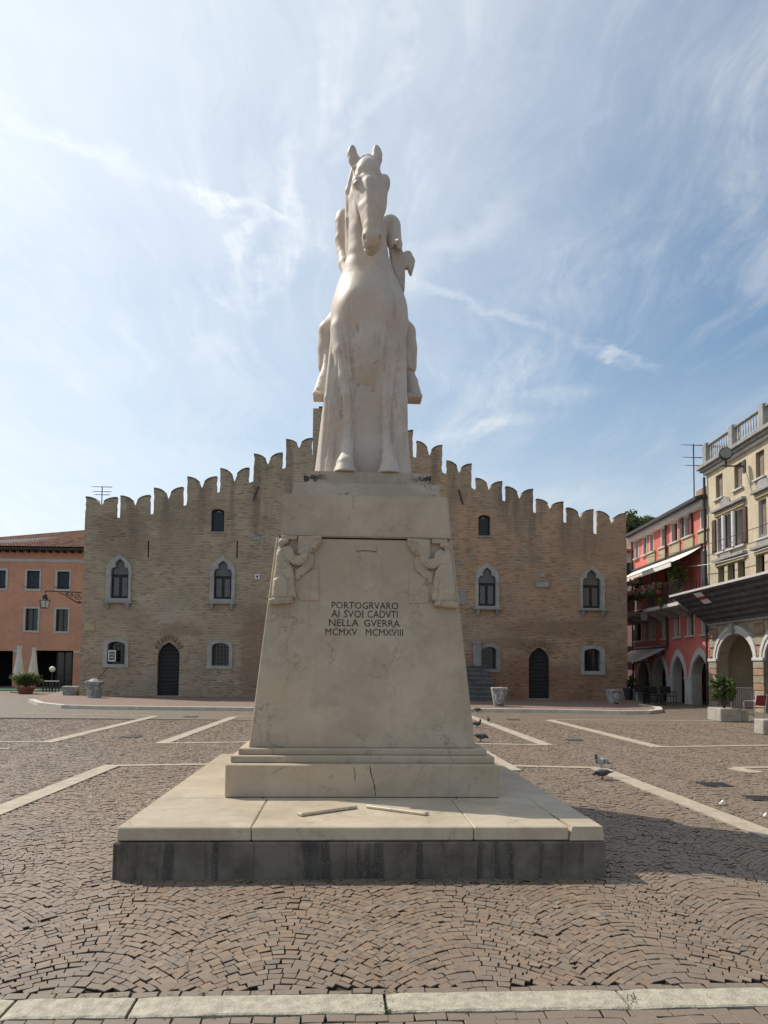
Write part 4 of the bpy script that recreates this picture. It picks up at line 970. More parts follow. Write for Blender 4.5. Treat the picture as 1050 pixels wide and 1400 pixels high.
uL, uR = H(112, 830)[0], H(857.5, 840)[0]
top[0] = (uL, top[0][1]); top[-1] = (uR, top[-1][1])
outline = [(uL, -.1), (uR, -.1)]+top[::-1]
holes = []
def hole_px(lst): return [H(*p) for p in lst]
# pointed doors
doors = []
for (x0, x1, yt, ysp, yb, lab) in ((215, 245, 878, 897, 953, 'left'), (723, 751.5, 885, 903, 960, 'right')):
    l, r, b, t = HALL.rect(x0, x1, yt, yb); zs = H((x0+x1)/2, ysp)[1]
    a = arch(l, r, -.05, zs, t, 'pointed'); holes.append(a); doors.append((l, r, zs, t))
# small shuttered openings under the battlements
attic = [(288.7, 306.5, 695.5, 726.7), (654, 670.5, 704, 732)]
for q in attic:
    l, r, b, t = HALL.rect(*q); holes.append(arch(l, r, b, t-.15, t, 'seg'))
gothic = [((145, 180, 757, 822.7), (152, 176, 764, 818)), ((287, 321.5, 759, 824), (292.7, 316.7, 766.7, 819)), ((649.5, 682.5, 768.5, 831.5), (654, 677.6, 776, 828.5)), ((792.6, 826.5, 773, 833), (796.5, 820.7, 779, 831.5))]
ground = [((140.7, 176, 872, 912.5), (147, 171, 877, 908)), ((283, 318, 874.7, 914.7), (289.5, 313, 879, 910)), ((653, 684, 880, 919), (658.3, 678.5, 884.4, 914.4)), ((793.7, 827, 882.5, 922.5), (798.5, 821, 887, 917.5))]
for o, i in gothic:
    l, r, b, t = HALL.rect(*o); holes.append(arch(l+.04, r-.04, b+.03, b+(t-b)*.56, t-.1, 'ogee'))
for o, i in ground:
    l, r, b, t = HALL.rect(*o); holes.append(arch(l+.04, r-.04, b+.03, t-.28, t-.04, 'seg'))
# two narrow slits
for x0, x1, y0_, y1_ in ((202, 203.8, 739, 763), (323.2, 325, 739, 763)):
    l, r, b, t = HALL.rect(x0, x1, y0_, y1_); holes.append([(l, b), (r, b), (r, t), (l, t)])
MB().plate(outline, holes, 0, .6).build('front_wall', M_BRICK, hall)
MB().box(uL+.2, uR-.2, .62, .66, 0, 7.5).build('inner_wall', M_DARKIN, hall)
for x0, x1 in ((uL, uL+.5), (uR-.5, uR)): MB().box(x0, x1, .602, 13, -.1, 7.4).build('side_wall', M_BRICK, hall)
MB().box(uL+.502, uR-.502, 12.5, 13, -.1, 7.4).build('rear_wall', M_BRICK, hall)
M_TILE = simple('roof_tile', (.27, .135, .085), .85, .35, 3, .4, 20, .01, stain=.35)
m = MB(); um = (uL+uR)/2
m.add([(uL-.1, .67, 7.41), (uL-.1, 13.2, 7.41), (uR+.1, 13.2, 7.41), (uR+.1, .67, 7.41), (um, .67, 10.6), (um, 13.2, 10.6)], [(0, 1, 5, 4), (3, 4, 5, 2), (1, 2, 5), (0, 4, 3)])
m.build('roof', M_TILE, hall)
mer = [(118.8, 159.9, 680, 680.8, 692, 0), (164.7, 205.2, 678.7, 678, 691, 1), (210.5, 250.5, 668, 667, 682, 2), (255.9, 296.7, 652.8, 652.5, 666.7, 3), (301, 340.7, 641.3, 640.5, 658, 4), (347, 386.5, 621.5, 620, 634.5, 5), (391, 427.3, 601.5, 600, 612, 6),
       (526, 565, 588, 589, 604, 10), (569.4, 605, 604, 609.5, 622, 11), (610.5, 645, 630.8, 635, 646, 12), (650.4, 687, 654.5, 659, 669.5, 13), (691.5, 729, 666, 669.5, 681.5, 14), (733.5, 770.4, 683, 687, 695.6, 15), (775, 811.5, 695, 697.5, 708, 16), (816.6, 855.2, 699.5, 702.5, 716, 17)]
rg = random.Random(5)
for (x0, x1, tl, tr, nt_, gi) in mer:
    a, b = top[gi], top[gi+1]; zl = lambda u: a[1]+(b[1]-a[1])*(u-a[0])/max(b[0]-a[0], 1e-6)
    u0, ztl = H(x0, tl); u1, ztr = H(x1, tr); um_, zn = H((x0+x1)/2, nt_)
    if gi == 0: u0 = uL
    if gi == 17: u1 = uR
    um_ = (u0+u1)/2; N = 7
    P = [(u0, zl(u0)), (u1, zl(u1))]+[(u1-abs(rg.gauss(0, .018)), zl(u1)+(ztr-zl(u1))*k/6) for k in range(1, 6)]
    for k in range(N+1):
        s_ = k/N; P.append((u1-(u1-um_-.02)*s_, zn+(ztr-zn)*math.sqrt(max(0, 1-s_**2.0))+(rg.uniform(-.04, .03) if 0 < k < N else 0)))
    for k in range(N, -1, -1):
        s_ = k/N; P.append((u0+(um_-.02-u0)*s_, zn+(ztl-zn)*math.sqrt(max(0, 1-s_**2.0))+(rg.uniform(-.04, .03) if 0 < k < N else 0)))
    P += [(u0+abs(rg.gauss(0, .018)), zl(u0)+(ztl-zl(u0))*k/6) for k in range(5, 0, -1)]
    o = MB().plate(P, [], -.004, .24).build('merlon', M_BRICK, hall)
    cp = MB(); A = [(u0+(um_-.02-u0)*k/N, zn+(ztl-zn)*math.sqrt(max(0, 1-(k/N)**2))) for k in range(N)]; B = [(u1-(u1-um_-.02)*k/N, zn+(ztr-zn)*math.sqrt(max(0, 1-(k/N)**2))) for k in range(N)]
    for pp in (A, B):
        vs = []
        for (x, z) in pp: vs += [(x, -.03, z+.002), (x, -.03, z+.05), (x, .27, z+.05), (x, .27, z+.002)]
        cp.add(vs, [(4*i+k, 4*i+4+k, 4*i+4+(k+1) % 4, 4*i+(k+1) % 4) for i in range(len(pp)-1) for k in range(4)]+[(0, 1, 2, 3), tuple(4*(len(pp)-1)+k for k in (3, 2, 1, 0))])
    cp.build('coping', simple('battlement_coping', (.125, .115, .105), .9, .3, 5, .5, 20, .01) if 'M_COPE' not in globals() else M_COPE, o)
    if 'M_COPE' not in globals(): M_COPE = bpy.data.materials['battlement_coping']
# bell gable over the middle, mostly behind the horse
l, r, b, t = HALL.rect(427.8, 521, 559.5, 600); z0 = max(top[8][1], top[9][1])
MB().plate([(l, top[8][1]), (r, top[9][1]), (r, t-.2), (r-.6, t-.1), ((l+r)/2, t+.7), (l+.62, t), (l, t)], [arch(l+.55, (l+r)/2-.12, z0+.35, t-.5, t-.1, 'round'), arch((l+r)/2+.12, r-.55, z0+.35, t-.5, t-.1, 'round')], -.003, .5).build('bell_gable', M_BRICK, hall)
MB().box(l+.28, l+.56, 0, .4, t-.04, t+.12, .02).build('gable_cap', M_COPE, hall)
# windows
def ring(outer, inner, y0, y1, name, mat, parent): return MB().plate(outer, [inner], y0, y1).build(name, mat, parent)
for n, (o, i) in enumerate(gothic):
    L, Rr, B, T = HALL.rect(*o); l, r, b, t = HALL.rect(*i); tm = M_TRIM if n < 2 else M_TRIMG
    tm = M_TRIM
    zs = B+(T-B)*.56; zsi = b+(t-b)*.58
    w = ring(arch(L, Rr, B, zs, T, 'ogee'), arch(l, r, b, zsi, t, 'trefoil'), -.07, .22, 'window', tm, hall)
    MB().box(L-.10, Rr+.10, -.22, .02, B-.09, B-.002, .015).build('sill', M_TRIMG, w)
    for q in (L+.05, Rr-.21): MB().hexa([(q+.02, -.12, B-.36), (q+.14, -.12, B-.36), (q+.14, -.001, B-.36), (q+.02, -.001, B-.36), (q, -.20, B-.092), (q+.16, -.20, B-.092), (q+.16, -.001, B-.092), (q, -.001, B-.092)]).build('corbel', M_TRIMG, w)
    for q in ((L-.02, l-.01), (r+.01, Rr+.02)): MB().box(q[0], q[1], -.09, -.0705, zs-.07, zs+.05, .01).build('capital', tm, w)
    mid = (l+r)/2; bw = (r-l)*.10
    MB().plate(arch(l-.02, r+.02, b-.02, zsi, t+.02, 'ogee'), [], .20, .205).build('pane', M_GLASS, w)
    fr_ = MB()
    fr_.box(mid-bw*.7, mid+bw*.7, .13, .18, b, zsi); fr_.box(l, r, .125, .185, zsi-.07, zsi+.05)
    for q in ((l, l+bw), (r-bw, r)): fr_.box(q[0], q[1], .13, .18, b, zsi-.071)
    fr_.box(l+bw+.001, r-bw-.001, .131, .179, b, b+.12)
    fr_.build('casement', M_WOOD, w)
    for q in ((l+bw, mid-bw*.7), (mid+bw*.7, r-bw)): MB().box(q[0]+.01, q[1]-.01, .15, .165, b+.12, zsi-.08).build('leaded_pane', M_ROUND, w)
    MB().plate(arch(l+.05, r-.05, zsi+.06, zsi+.1, t-.05, 'round'), [], .15, .16).build('fanlight', M_ROUND, w)
for n, (o, i) in enumerate(ground):
    L, Rr, B, T = HALL.rect(*o); l, r, b, t = HALL.rect(*i)
    w = ring(arch(L, Rr, B, T-.26, T, 'seg'), arch(l, r, b, t-.2, t, 'seg'), -.05, .35, 'window', M_TRIM if n != 2 else M_TRIMG, hall)
    MB().plate(arch(l-.02, r+.02, b-.02, t-.2, t+.02, 'seg'), [], .36, .37).build('pane', M_GLASS, w)
    for k in range(5): MB().box(l+(r-l)*(k+.5)/5-.012, l+(r-l)*(k+.5)/5+.012, .15, .174, b, t-.05).build('bar', M_IRON, w)
    for k in range(5): MB().box(l, r, .176, .196, b+(t-b)*(k+.6)/5.6-.01, b+(t-b)*(k+.6)/5.6+.01).build('bar', M_IRON, w)
for q in attic:
    l, r, b, t = HALL.rect(*q)
    w = MB().plate(arch(l-.001, r+.001, b-.04, t-.15, t+.001, 'seg'), [arch(l+.08, r-.08, b+.06, t-.2, t-.08, 'seg')], .22, .3).build('window', M_WOOD, hall)
    for k in range(2): MB().box(l+.08+(r-l-.16)*k/2+.002, l+.08+(r-l-.16)*(k+1)/2-.002, .24, .28, b+.07, t-.16).build('shutter', M_BLUESH, w)
    MB().box(l+.09, r-.09, .281, .285, t-.17, t-.09).build('pane', M_GLASS, w)
    MB().box(l-.08, r+.08, -.06, .1, b-.1, b-.042, .01).build('sill', M_TRIMG, w)
for (l, r, zs, t) in doors:
    d = MB().plate(arch(l-.02, r+.02, 0, zs, t+.01, 'pointed'), [], .26, .32).build('door', M_WOOD, hall)
    bs = MB(); n = 13
    for k in range(n):
        z0 = .06+(t-.25)*k/n; z1_ = .06+(t-.25)*(k+1)/n-.025; ww = (r-l)/2*(1 if z1_ < zs else max(.15, math.sqrt(max(0, 1-((z1_-zs)/(t-zs+.02))**1.6)))); c_ = (l+r)/2
        MB().box(c_-ww+.03, c_+ww-.03, .225, .2595, z0, z1_, .006).build('board', M_WOOD, d)
    MB().box(l-.1, r+.1, -.25, .25, -.02, .125, .02).build('threshold', M_TRIMG, hall)
    for k in range(9):      # the splayed brick arch above
        a = math.pi*(.16+.68*k/8); c_ = (l+r)/2; rr = (r-l)/2+.05; ca, sa = math.cos(a), math.sin(a)*(t-zs)/((r-l)/2)*1.02
        n_ = Vector((math.cos(a)*.9, math.sin(a))).normalized(); p0 = Vector((c_+rr*ca*.9, zs+rr*sa)); tq = Vector((-n_.y, n_.x))*.055
        c4 = [p0-tq, p0+tq, p0+n_*.26+tq*1.2, p0+n_*.26-tq*1.2]
        MB().hexa([(v.x, -.02, v.y) for v in c4]+[(v.x, .05, v.y) for v in c4]).build('arch_brick', simple('arch_brick', (.20, .145, .10), .9, .3, 6, .5, 20, .01) if 'M_AB' not in globals() else M_AB, hall)
        if 'M_AB' not in globals(): M_AB = bpy.data.materials['arch_brick']
# tablets, iron ties and odd stones in the wall
M_YEL = simple('yellow_tablet', (.43, .36, .20), .7, .12, 5, .1)
def tablet(q, mat, th=.05, name='tablet', rim=None):
    l, r, b, t = HALL.rect(*q); o = MB().box(l, r, -th, -.001, b, t, .012).build(name, mat, hall)
    if rim:
        f = MB(); w = .05
        f.box(l-w, r+w, -th-.02, -.001, t+.001, t+w); f.box(l-w, r+w, -th-.02, -.001, b-w, b-.001); f.box(l-w, l-.001, -th-.02, -.001, b, t); f.box(r+.001, r+w, -th-.02, -.001, b, t); f.build('rim', rim, o)
    return o
tablet((115.3, 129.5, 852.5, 862), M_YEL, .04); tablet((732, 750.5, 795, 802), M_TRIM, .05, 'stone_tablet', M_TRIMG)
o = tablet((348.5, 355, 785, 792), M_WHITE, .03); l, r, b, t = HALL.rect(350.5, 353, 786.8, 790.2); MB().box(l, r, -.034, -.031, b, t).build('emblem', M_IRON, o)
o = tablet((738, 745, 784, 789), M_TRIM, .06, 'crest')
for q in ((343.5, 357, 733.5, 739), (622.5, 634.5, 768, 772.4), (626, 637.5, 807.5, 826), (641, 646.5, 757, 760)): tablet(q, M_TRIMG, .03, 'wall_stone')
for q in ((353.5, 664.5, 346.5, 683.5), (627, 669.5, 633, 689.6)): MB().tube([HALL.pt(q[0], q[1], -.05), HALL.pt(q[2], q[3], -.05)], .035, 6).build('iron_tie', M_IRON, hall)
# lettering lines of the yellow plate (too small to read in the photo: plain rules are left out)
# grey board leaning in the jamb of the window above the steps
l, r, b, t = HALL.rect(646.3, 657, 880.5, 914.5)
MB().box(l, r, -.16, -.052, b, t, .02).build('grey_post', M_TRIMG, hall)
MB().box(l-.03, r+.03, -.18, -.03, t+.001, t+.12, .02).build('post_cap', M_TRIMG, hall)
# white box of meters in the left ground window
l, r, b, t = HALL.rect(148.7, 159, 889, 904.5); o = MB().box(l, r, -.10, -.051, b, t, .01).build('notice_box', M_WHITE, hall)
for k in range(3):
    for j in range(3): MB().box(l+.04+(r-l-.08)*j/3+.01, l+.04+(r-l-.08)*(j+1)/3-.01, -.104, -.1005, b+.05+(t-b-.1)*k/3+.012, b+.05+(t-b-.1)*(k+1)/3-.012).build('slot', M_IRON, o)
MB().tube([HALL.pt(149, 905, -.02), HALL.pt(147.5, 912, -.02), HALL.pt(140, 921, -.02), HALL.pt(134, 926, -.02), HALL.pt(133, 934, -.02)], .012, 5).build('cable', M_IRON, hall)
# outside steps behind the monument
stair = empty('stone_staircase', HALL.world((H(655, 960)[0], 0, 0)), HALL.rz, 'slate-grey outside steps rising to the left behind the pedestal', 'staircase')
for k in range(8):
    w = .45-k*.045; z0 = .10+k*.205; y0_ = -3.0+k*.3
    e = MB().box(-3.8, w, y0_, -.02, z0, z0+.15).build('riser', M_SLATE, stair)
    MB().box(-3.85, w+.05, y0_-.05, -.02+0*k, z0+.151, z0+.204, .012).build('tread', M_SLATE, stair)
# raised pavement round the hall with white kerb stones
kp = [HALL.loc(on_z(x, y, .12)) for x, y in ((40, 956), (52, 960.5), (85, 964), (140, 965.3), (345, 967.5), (640, 968.8), (760, 970), (850, 972), (888, 971.8), (905, 970), (903, 966.5), (880, 963))]
pave = empty('hall_pavement', HALL.o, HALL.rz, kind='structure')
P = [(p.x, p.y) for p in kp]
P = P+[(uR+3.0, 6.), (uL-3, 6.)]
m = MB(); n = len(P)
m.add([(x, y, .10) for x, y in P]+[(x, y, -.05) for x, y in P], [tuple(range(n))]+[(i, n+i, n+(i+1) % n, (i+1) % n) for i in range(n)])
m.build('pavement', M_PAVE, pave)
def kerb(pts, parent, mat, step=1.2, w=.26, h=.125):
    for i in range(len(pts)-1):
        A = Vector(pts[i]); B = Vector(pts[i+1]); L = (B-A).length; k = max(1, round(L/step)); d = (B-A)/L; q = Vector((-d.y, d.x))
        for j in range(k):
            s = A+d*(L*j/k+.006); e = A+d*(L*(j+1)/k-.006); c = [s-q*.03, e-q*.03, e+q*(w-.03), s+q*(w-.03)]
            MB().hexa([(v.x, v.y, -.04) for v in c]+[(v.x, v.y, h) for v in c]).build('kerb_stone', mat, parent)
kerb(P[:12], pave, M_KERBW)
# rustic stone blocks left at the wall
def carved_block(name, px0, px1, pyt, pyb, kind, lab, cat, seed, D=None, rz=0.):
    c = on_z((px0+px1)/2, pyb, .10 if kind != 'block' else 0); w = (px1-px0)*c.y/1050*(.9 if kind == 'mask' else 1); hh = (pyb-pyt)*c.y/1050
    s = SDF((-w*.75, -w*.75, -.05), (w*.75, w*.75, hh+.12), .022)
    if kind == 'mask':
        s.box((0, .08, hh/2), (w*.40, w*.32, hh/2), .03, .02, taper=.26); s.box((0, .02, hh-.05), (w*.5, w*.42, .05), .02, .02)
        y = -w*.27
        s.ell((0, y, hh*.5), (w*.30, w*.16, hh*.40), .05)
        s.ell((0, y-.13*w, hh*.46), (w*.06, w*.1, hh*.12), .03); s.ell((0, y-.13*w, hh*.39), (w*.09, w*.08, hh*.05), .02)
        for sx in (-1, 1):
            s.path([(sx*w*.04, y-.14*w, hh*.60), (sx*w*.14, y-.15*w, hh*.66), (sx*w*.25, y-.05*w, hh*.60)], w*.035, .015)
            s.ell((sx*w*.13, y-.14*w, hh*.54), (w*.07, w*.06, hh*.045), .01, sub=True); s.ell((sx*w*.13, y-.10*w, hh*.54), (w*.035, w*.03, hh*.03), .005)
            s.path([(sx*w*.08, y-.15*w, hh*.37), (sx*w*.17, y-.12*w, hh*.27)], w*.02, .01, sub=True); s.ell((sx*w*.32, y+.06, hh*.66), (w*.10, w*.1, hh*.14), .03)
        s.path([(-w*.13, y-.12*w, hh*.24), (0, y-.16*w, hh*.28), (w*.13, y-.12*w, hh*.24)], w*.045, .01, sub=True); s.path([(-w*.10, y-.12*w, hh*.17), (w*.10, y-.12*w, hh*.17)], w*.03, .02)
    elif kind == 'barrel':
        s.cone((0, 0, .0), (0, 0, hh*.75), w*.46, w*.44, .03); s.floor(-.02)
        s.box((0, 0, hh-.09), (w*.50, w*.50, .09), .05, .04)
        for i in range(6):
            a = i*math.pi/3+.3; s.ell((math.cos(a)*w*.42, math.sin(a)*w*.42, hh*.62), (w*.13, w*.13, hh*.16), .04); s.path([(math.cos(a+.5)*w*.47, math.sin(a+.5)*w*.47, hh*.1), (math.cos(a+.4)*w*.47, math.sin(a+.4)*w*.47, hh*.7)], w*.05, .03, sub=True)
        s.path([(-w*.47, 0, hh*.36), (0, -w*.47, hh*.34), (w*.47, 0, hh*.36)], w*.04, .03)
    else:
        s.box((0, 0, hh/2), (w*.44, w*.34, hh/2), .05, .03, taper=.10)
    s.rough(.008, 9, seed)
    o = link(name, s.mesh(name), M_TRIMG2, None, True); o.location = (c.x, c.y+.15, c.z-.01); o.rotation_euler = (0, 0, rz); tag(o, lab, cat); return o
M_TRIMG2 = simple('weathered_grey_stone', (.30, .295, .285), .8, .35, 5, .7, 30, .008, stain=.5)
carved_block('mask_stone', 671.5, 695.5, 940, 966, 'mask', 'tapered stone carved with a grimacing face at the foot of the steps', 'carved stone', 1)
carved_block('mask_stone', 832, 851, 943, 962.5, 'mask', 'pale stone with a carved head at the far right corner of the brick hall', 'carved stone', 2, rz=.5)
carved_block('stone_capital', 116, 137, 931, 954, 'barrel', 'round worn stone capital beside the left corner of the brick hall', 'carved stone', 3)
carved_block('stone_block', 84.5, 107, 938, 953.5, 'block', 'low tapered block of grey stone left of the round capital', 'stone block', 4)
# wrought-iron lantern on the left corner of the hall
lan = empty('wall_lantern', HALL.world((uL, .3, H(112, 808)[1])), HALL.rz, 'black wrought-iron lantern on a scrolled arm at the left corner of the brick hall', 'lantern')
def lp(px, py): v = HALL.pt(px, py, .3); o = HALL.loc(lan.matrix_basis.translation if False else lan.location); return (v.x-o.x, v.y-o.y, v.z-o.z)
MB().tube([lp(111.6, 810), lp(62, 808)], .03, 6).build('arm', M_IRON, lan); MB().tube([lp(62, 808), lp(61.5, 811)], .025, 6).build('hook', M_IRON, lan)
MB().box(-.03, .0, -.12, .12, lp(112, 826)[2], lp(112, 806)[2]).build('wall_plate', M_IRON, lan)
def spiral(px, py, r0, turns, d): return [lp(px+d*r0*(1-t)*math.cos(turns*2*math.pi*t), py+r0*(1-t)*math.sin(turns*2*math.pi*t)) for t in [i/26 for i in range(26)]]
for q in ((106.5, 815, 5.2, 1.8, 1), (98, 813, 3.0, 1.4, -1), (92, 811.6, 2.2, 1.3, 1), (108, 823, 2.2, 1.3, -1)): MB().tube(spiral(*q), .022, 5).build('scroll', M_IRON, lan)
MB().tube([lp(111.5, 824), lp(104, 823), lp(96, 818), lp(88, 813), lp(80, 810.5)], [.04, .035, .03, .025, .02], 6).build('brace', M_IRON, lan)
c = Vector(lp(61.5, 811)); sc_ = 36.8/1050
MB().lathe([(.02, 0), (2.6*sc_, -.07), (3.0*sc_, -.12), (3.4*sc_, -.16), (4.8*sc_, -.30), (7.9*sc_, -.33), (7.9*sc_, -.36)], c, 6).build('cap', M_IRON, lan)
mm = MB(); zt_, zb_ = -.365, -.365-10*sc_
for k in range(6):
    a = 2*math.pi*k/6; mm.tube([(c.x+7.0*sc_*math.cos(a), c.y+7.0*sc_*math.sin(a), c.z+zt_), (c.x+5.2*sc_*math.cos(a), c.y+5.2*sc_*math.sin(a), c.z+zb_)], .014, 5)
mm.lathe([(5.4*sc_, zb_-.03), (5.6*sc_, zb_)], c, 6); mm.build('cage', M_IRON, lan)
M_MILK = simple('milky_lantern_glass', (.52, .52, .46), .3, .1, 6, 0)
MB().lathe([(5.0*sc_, zb_+.005), (6.7*sc_, zt_-.005)], c, 6).build('glass', M_MILK, lan)
# ------------------------------------------------------------------ salmon house on the left
LH = Frame((on_z(60, 940).x, 54.0, 0), R(2.0)); LP = LH.px
M_SALMON = simple('salmon_plaster', (.60, .31, .20), .9, .10, .5, .15, 30, .004, stain=.15, stcol=(.36, .18, .12))
M_FRAME = simple('white_window_surround', (.52, .50, .48), .8, .08, 3, .1)
M_EAVE = simple('dark_eave_wood', (.05, .04, .038), .8, .3, 4, .2)
lh = empty('salmon_house', LH.o, LH.rz, 'salmon plastered house with tiled roof left of the brick hall', 'house')
uR2 = LP(111, 850)[0]+1.6; uL2 = LP(-120, 850)[0]; ze = LP(60, 753)[1]; zb_ = LP(60, 766)[1]
wins = [((34, 56.3, 778, 808), (37, 54.3, 780.5, 805)), ((75.5, 97, 779, 808), (78.5, 95.2, 781.5, 805.5)), ((32, 54, 829.4, 864.7), (35, 52, 832, 862)), ((73.7, 95.3, 830.6, 866), (76.7, 93.3, 833, 863)), ((-12, 11, 777, 807), (-9, 8, 780, 804.5))]
holes = []
for o, i in wins:
    l, r, b, t = LH.rect(*i); holes.append([(l, b), (r, b), (r, t), (l, t)])
op = LH.rect(47.5, 99.5, 889.5, 943); holes.append([(op[0], -.1), (op[1], -.1), (op[1], op[3]), (op[0], op[3])])
op2 = LH.rect(-40, 17, 889.5, 943); holes.append([(op2[0], -.1), (op2[1], -.1), (op2[1], op2[3]), (op2[0], op2[3])])
MB().plate([(uL2, -.101), (uR2, -.101), (uR2, ze), (uL2, ze)], holes, 0, .35).build('front_wall', M_SALMON, lh)
MB().box(uL2, uR2, .36, 9, -.1, ze-.01).build('body', M_DARKIN, lh) if False else None
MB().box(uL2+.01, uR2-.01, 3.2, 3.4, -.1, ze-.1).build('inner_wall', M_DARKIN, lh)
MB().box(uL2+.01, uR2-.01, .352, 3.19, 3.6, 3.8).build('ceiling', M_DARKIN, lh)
for q in ((uL2, uL2+.3), (uR2-.3, uR2)): MB().box(q[0], q[1], .351, 9, -.1, ze-.02).build('side_wall', M_SALMON, lh)
for n, (o, i) in enumerate(wins):
    L, Rr, B, T = LH.rect(*o); l, r, b, t = LH.rect(*i)
    w = ring([(L, B), (Rr, B), (Rr, T), (L, T)], [(l, b), (r, b), (r, t), (l, t)], -.05, .30, 'window', M_FRAME, lh)
    MB().box(l+.02, r-.02, .22, .24, b+.02, t-.02).build('pane', M_GLASS, w)
    mm = MB()
    for q in ((l, l+.07), (r-.07, r), ((l+r)/2-.04, (l+r)/2+.04)): mm.box(q[0], q[1], .18, .215, b, t)
    mm.build('sash', M_BLUESH, w)
    if n < 2 or n == 4:
        for k in range(2): MB().box(l+.05+(r-l-.1)*k/2+.01, l+.05+(r-l-.1)*(k+1)/2-.01, .14, .17, b+.03, t-.03).build('shutter', M_BLUESH, w)
        MB().tube([(l-.2, -.12, b+.12), (r+.1, -.12, b+.12)], .02, 5).build('sill_bar', M_IRON, w)
MB().box(uL2-.02, uR2, -.07, -.002, LP(60, 768.7)[1], LP(60, 764)[1], .01).build('string_course', M_FRAME, lh)
MB().box(uL2-.2, uR2, -.75, -.003, ze-.0, ze+.12).build('eave', M_EAVE, lh)
for k in range(26):
    x = uL2+.3+(uR2-uL2-.6)*k/25; MB().box(x-.06, x+.06, -.68, -.004, ze-.16, ze-.002).build('rafter_end', M_EAVE, lh)
# tiled slope: rows of overlapping curved tiles
def tiles(parent, a, b, c, d, nc, nr, mat, amp=.06):
    """quad a-b (eave) to d-c (ridge)"""
    a, b, c, d = map(Vector, (a, b, c, d)); nrm = (b-a).cross(d-a).normalized(); K = 6; X = []; vs = []; fs = []
    for j in range(nr):
        for jj in (0, 1):
            v = (j+jj*.999)/nr
            row = []
            for i in range(nc*K+1):
                u = i/(nc*K); p = a.lerp(b, u).lerp(d.lerp(c, u), v); hh = amp*abs(math.sin(math.pi*i/K))+(.045 if jj == 0 else 0.0)
                row.append(p+nrm*hh)
            vs += row
    W = nc*K+1
    fs = [(r*W+i, r*W+i+1, (r+1)*W+i+1, (r+1)*W+i) for r in range(2*nr-1) for i in range(W-1)]
    return MB().add(vs, fs).build('tiled_roof', mat, parent, False)
def tile_mat():
    m, nt, b = new_mat('terracotta_tiles'); p = pos(nt)
    v = nd(nt, 'ShaderNodeTexVoronoi', {'Vector': mapping(nt, p, sc=(3.2, 2.4, 2.4)), 'Scale': 1.0}).outputs['Color']
    r_ = nd(nt, 'ShaderNodeSeparateColor', {0: v}).outputs[0]
    c = mix(nt, r_, (.19, .095, .065), (.36, .20, .135)); c = mix(nt, mth(nt, 'MULTIPLY', ramp(nt, noise(nt, p, .8, 4), .5, .7), .6), c, (.17, .13, .11))
    setb(nt, b, color=c, rough=.85, spec=.2); return m
M_TERRA = tile_mat()
zr = LH.px(0, 733.5, 5.5)[1]; zr2 = LH.px(108, 722.5, 5.5)[1]
MB().hexa([(uL2-.2, -.82, ze-.05), (uR2-.36, -.82, ze-.05), (uR2-.36, 5.4, zr2-.7), (uL2-.2, 5.4, zr-1.5), (uL2-.2, -.82, ze+.10), (uR2-.36, -.82, ze+.10), (uR2-.36, 5.4, zr2-.3), (uL2-.2, 5.4, zr-1.1)]).build('roof_deck', M_EAVE, lh)
t_ = tiles(lh, (uL2-.2, -.8, ze+.125), (uR2-.35, -.8, ze+.125), (uR2-.35, 5.5, zr2+.05), (uL2-.2, 5.5, zr-.55), 70, 17, M_TERRA); tag(t_, kind='stuff')
MB().tube([(uL2-.2, 5.5, zr-.52), (uR2-.35, 5.5, zr2+.09)], .13, 6).build('ridge', M_TERRA, lh)
MB().hexa([(uR2-.345, -.8, ze+.0), (uR2-.05, -.8, ze), (uR2-.05, 5.6, ze), (uR2-.345, 5.6, ze), (uR2-.345, -.8, ze+.42), (uR2-.05, -.8, ze+.42), (uR2-.05, 5.6, zr2+.32), (uR2-.345, 5.6, zr2+.32)]).build('gable_parapet', M_FRAME, lh)
MB().box(op[1]+.01, op[1]+.55, -.06, -.002, op[3]-.18, op[3]+.02, .01).build('pier_cap', M_FRAME, lh)
MB().box(op2[1]+.01, op2[1]+.62, -.06, -.002, op[3]-.18, op[3]+.02, .01).build('pier_cap', M_FRAME, lh)
MB().box(op[0]+.9, op[1]-.05, 1.6, 1.64, -.05, op[3]-.1).build('shop_glazing', M_GLASS, lh)
for k in range(4): MB().box(op[0]+.9+k*(op[1]-op[0]-1.)/3-.04, op[0]+.9+k*(op[1]-op[0]-1.)/3+.04, 1.55, 1.599, -.05, op[3]-.1).build('mullion', M_IRON, lh)
# ------------------------------------------------------------------ red and ochre houses on the right: their fronts look across the square
XR = 14.6
RH = Frame((XR, 34.4, 0), R(-90)); RP = RH.px
def D_at(px): return -RP(px, 800)[0]
M_RED = simple('coral_red_plaster', (.58, .165, .13), .9, .14, .6, .15, 30, .004, stain=.18, stcol=(.42, .12, .10))
M_OCHRE = simple('ochre_plaster', (.50, .425, .30), .9, .14, .7, .2, 30, .004, stain=.35, stcol=(.33, .28, .2))
M_OLIVE = simple('olive_lintel', (.36, .31, .19), .85, .12, 2, .1)
M_SHUT = simple('brown_shutter', (.085, .052, .042), .65, .25, 3, .2)
M_SHUTG = simple('grey_brown_shutter', (.20, .155, .135), .7, .2, 3, .2)
M_ASHLAR = simple('grey_ashlar', (.29, .245, .18), .85, .25, 1.8, .5, 18, .008, stain=.55)
M_PIER = simple('brick_pier', (.30, .19, .13), .85, .2, 4, .5, 20, .006)
M_AWN = simple('cream_awning_cloth', (.72, .68, .60), .9, .05, 3, .1)
M_BLACKW = simple('black_canopy_board', (.045, .046, .05), .6, .4, 3, .3, 25, .004)
M_GUTTER = simple('dark_gutter', (.035, .033, .033), .5, .2, 4, .1)
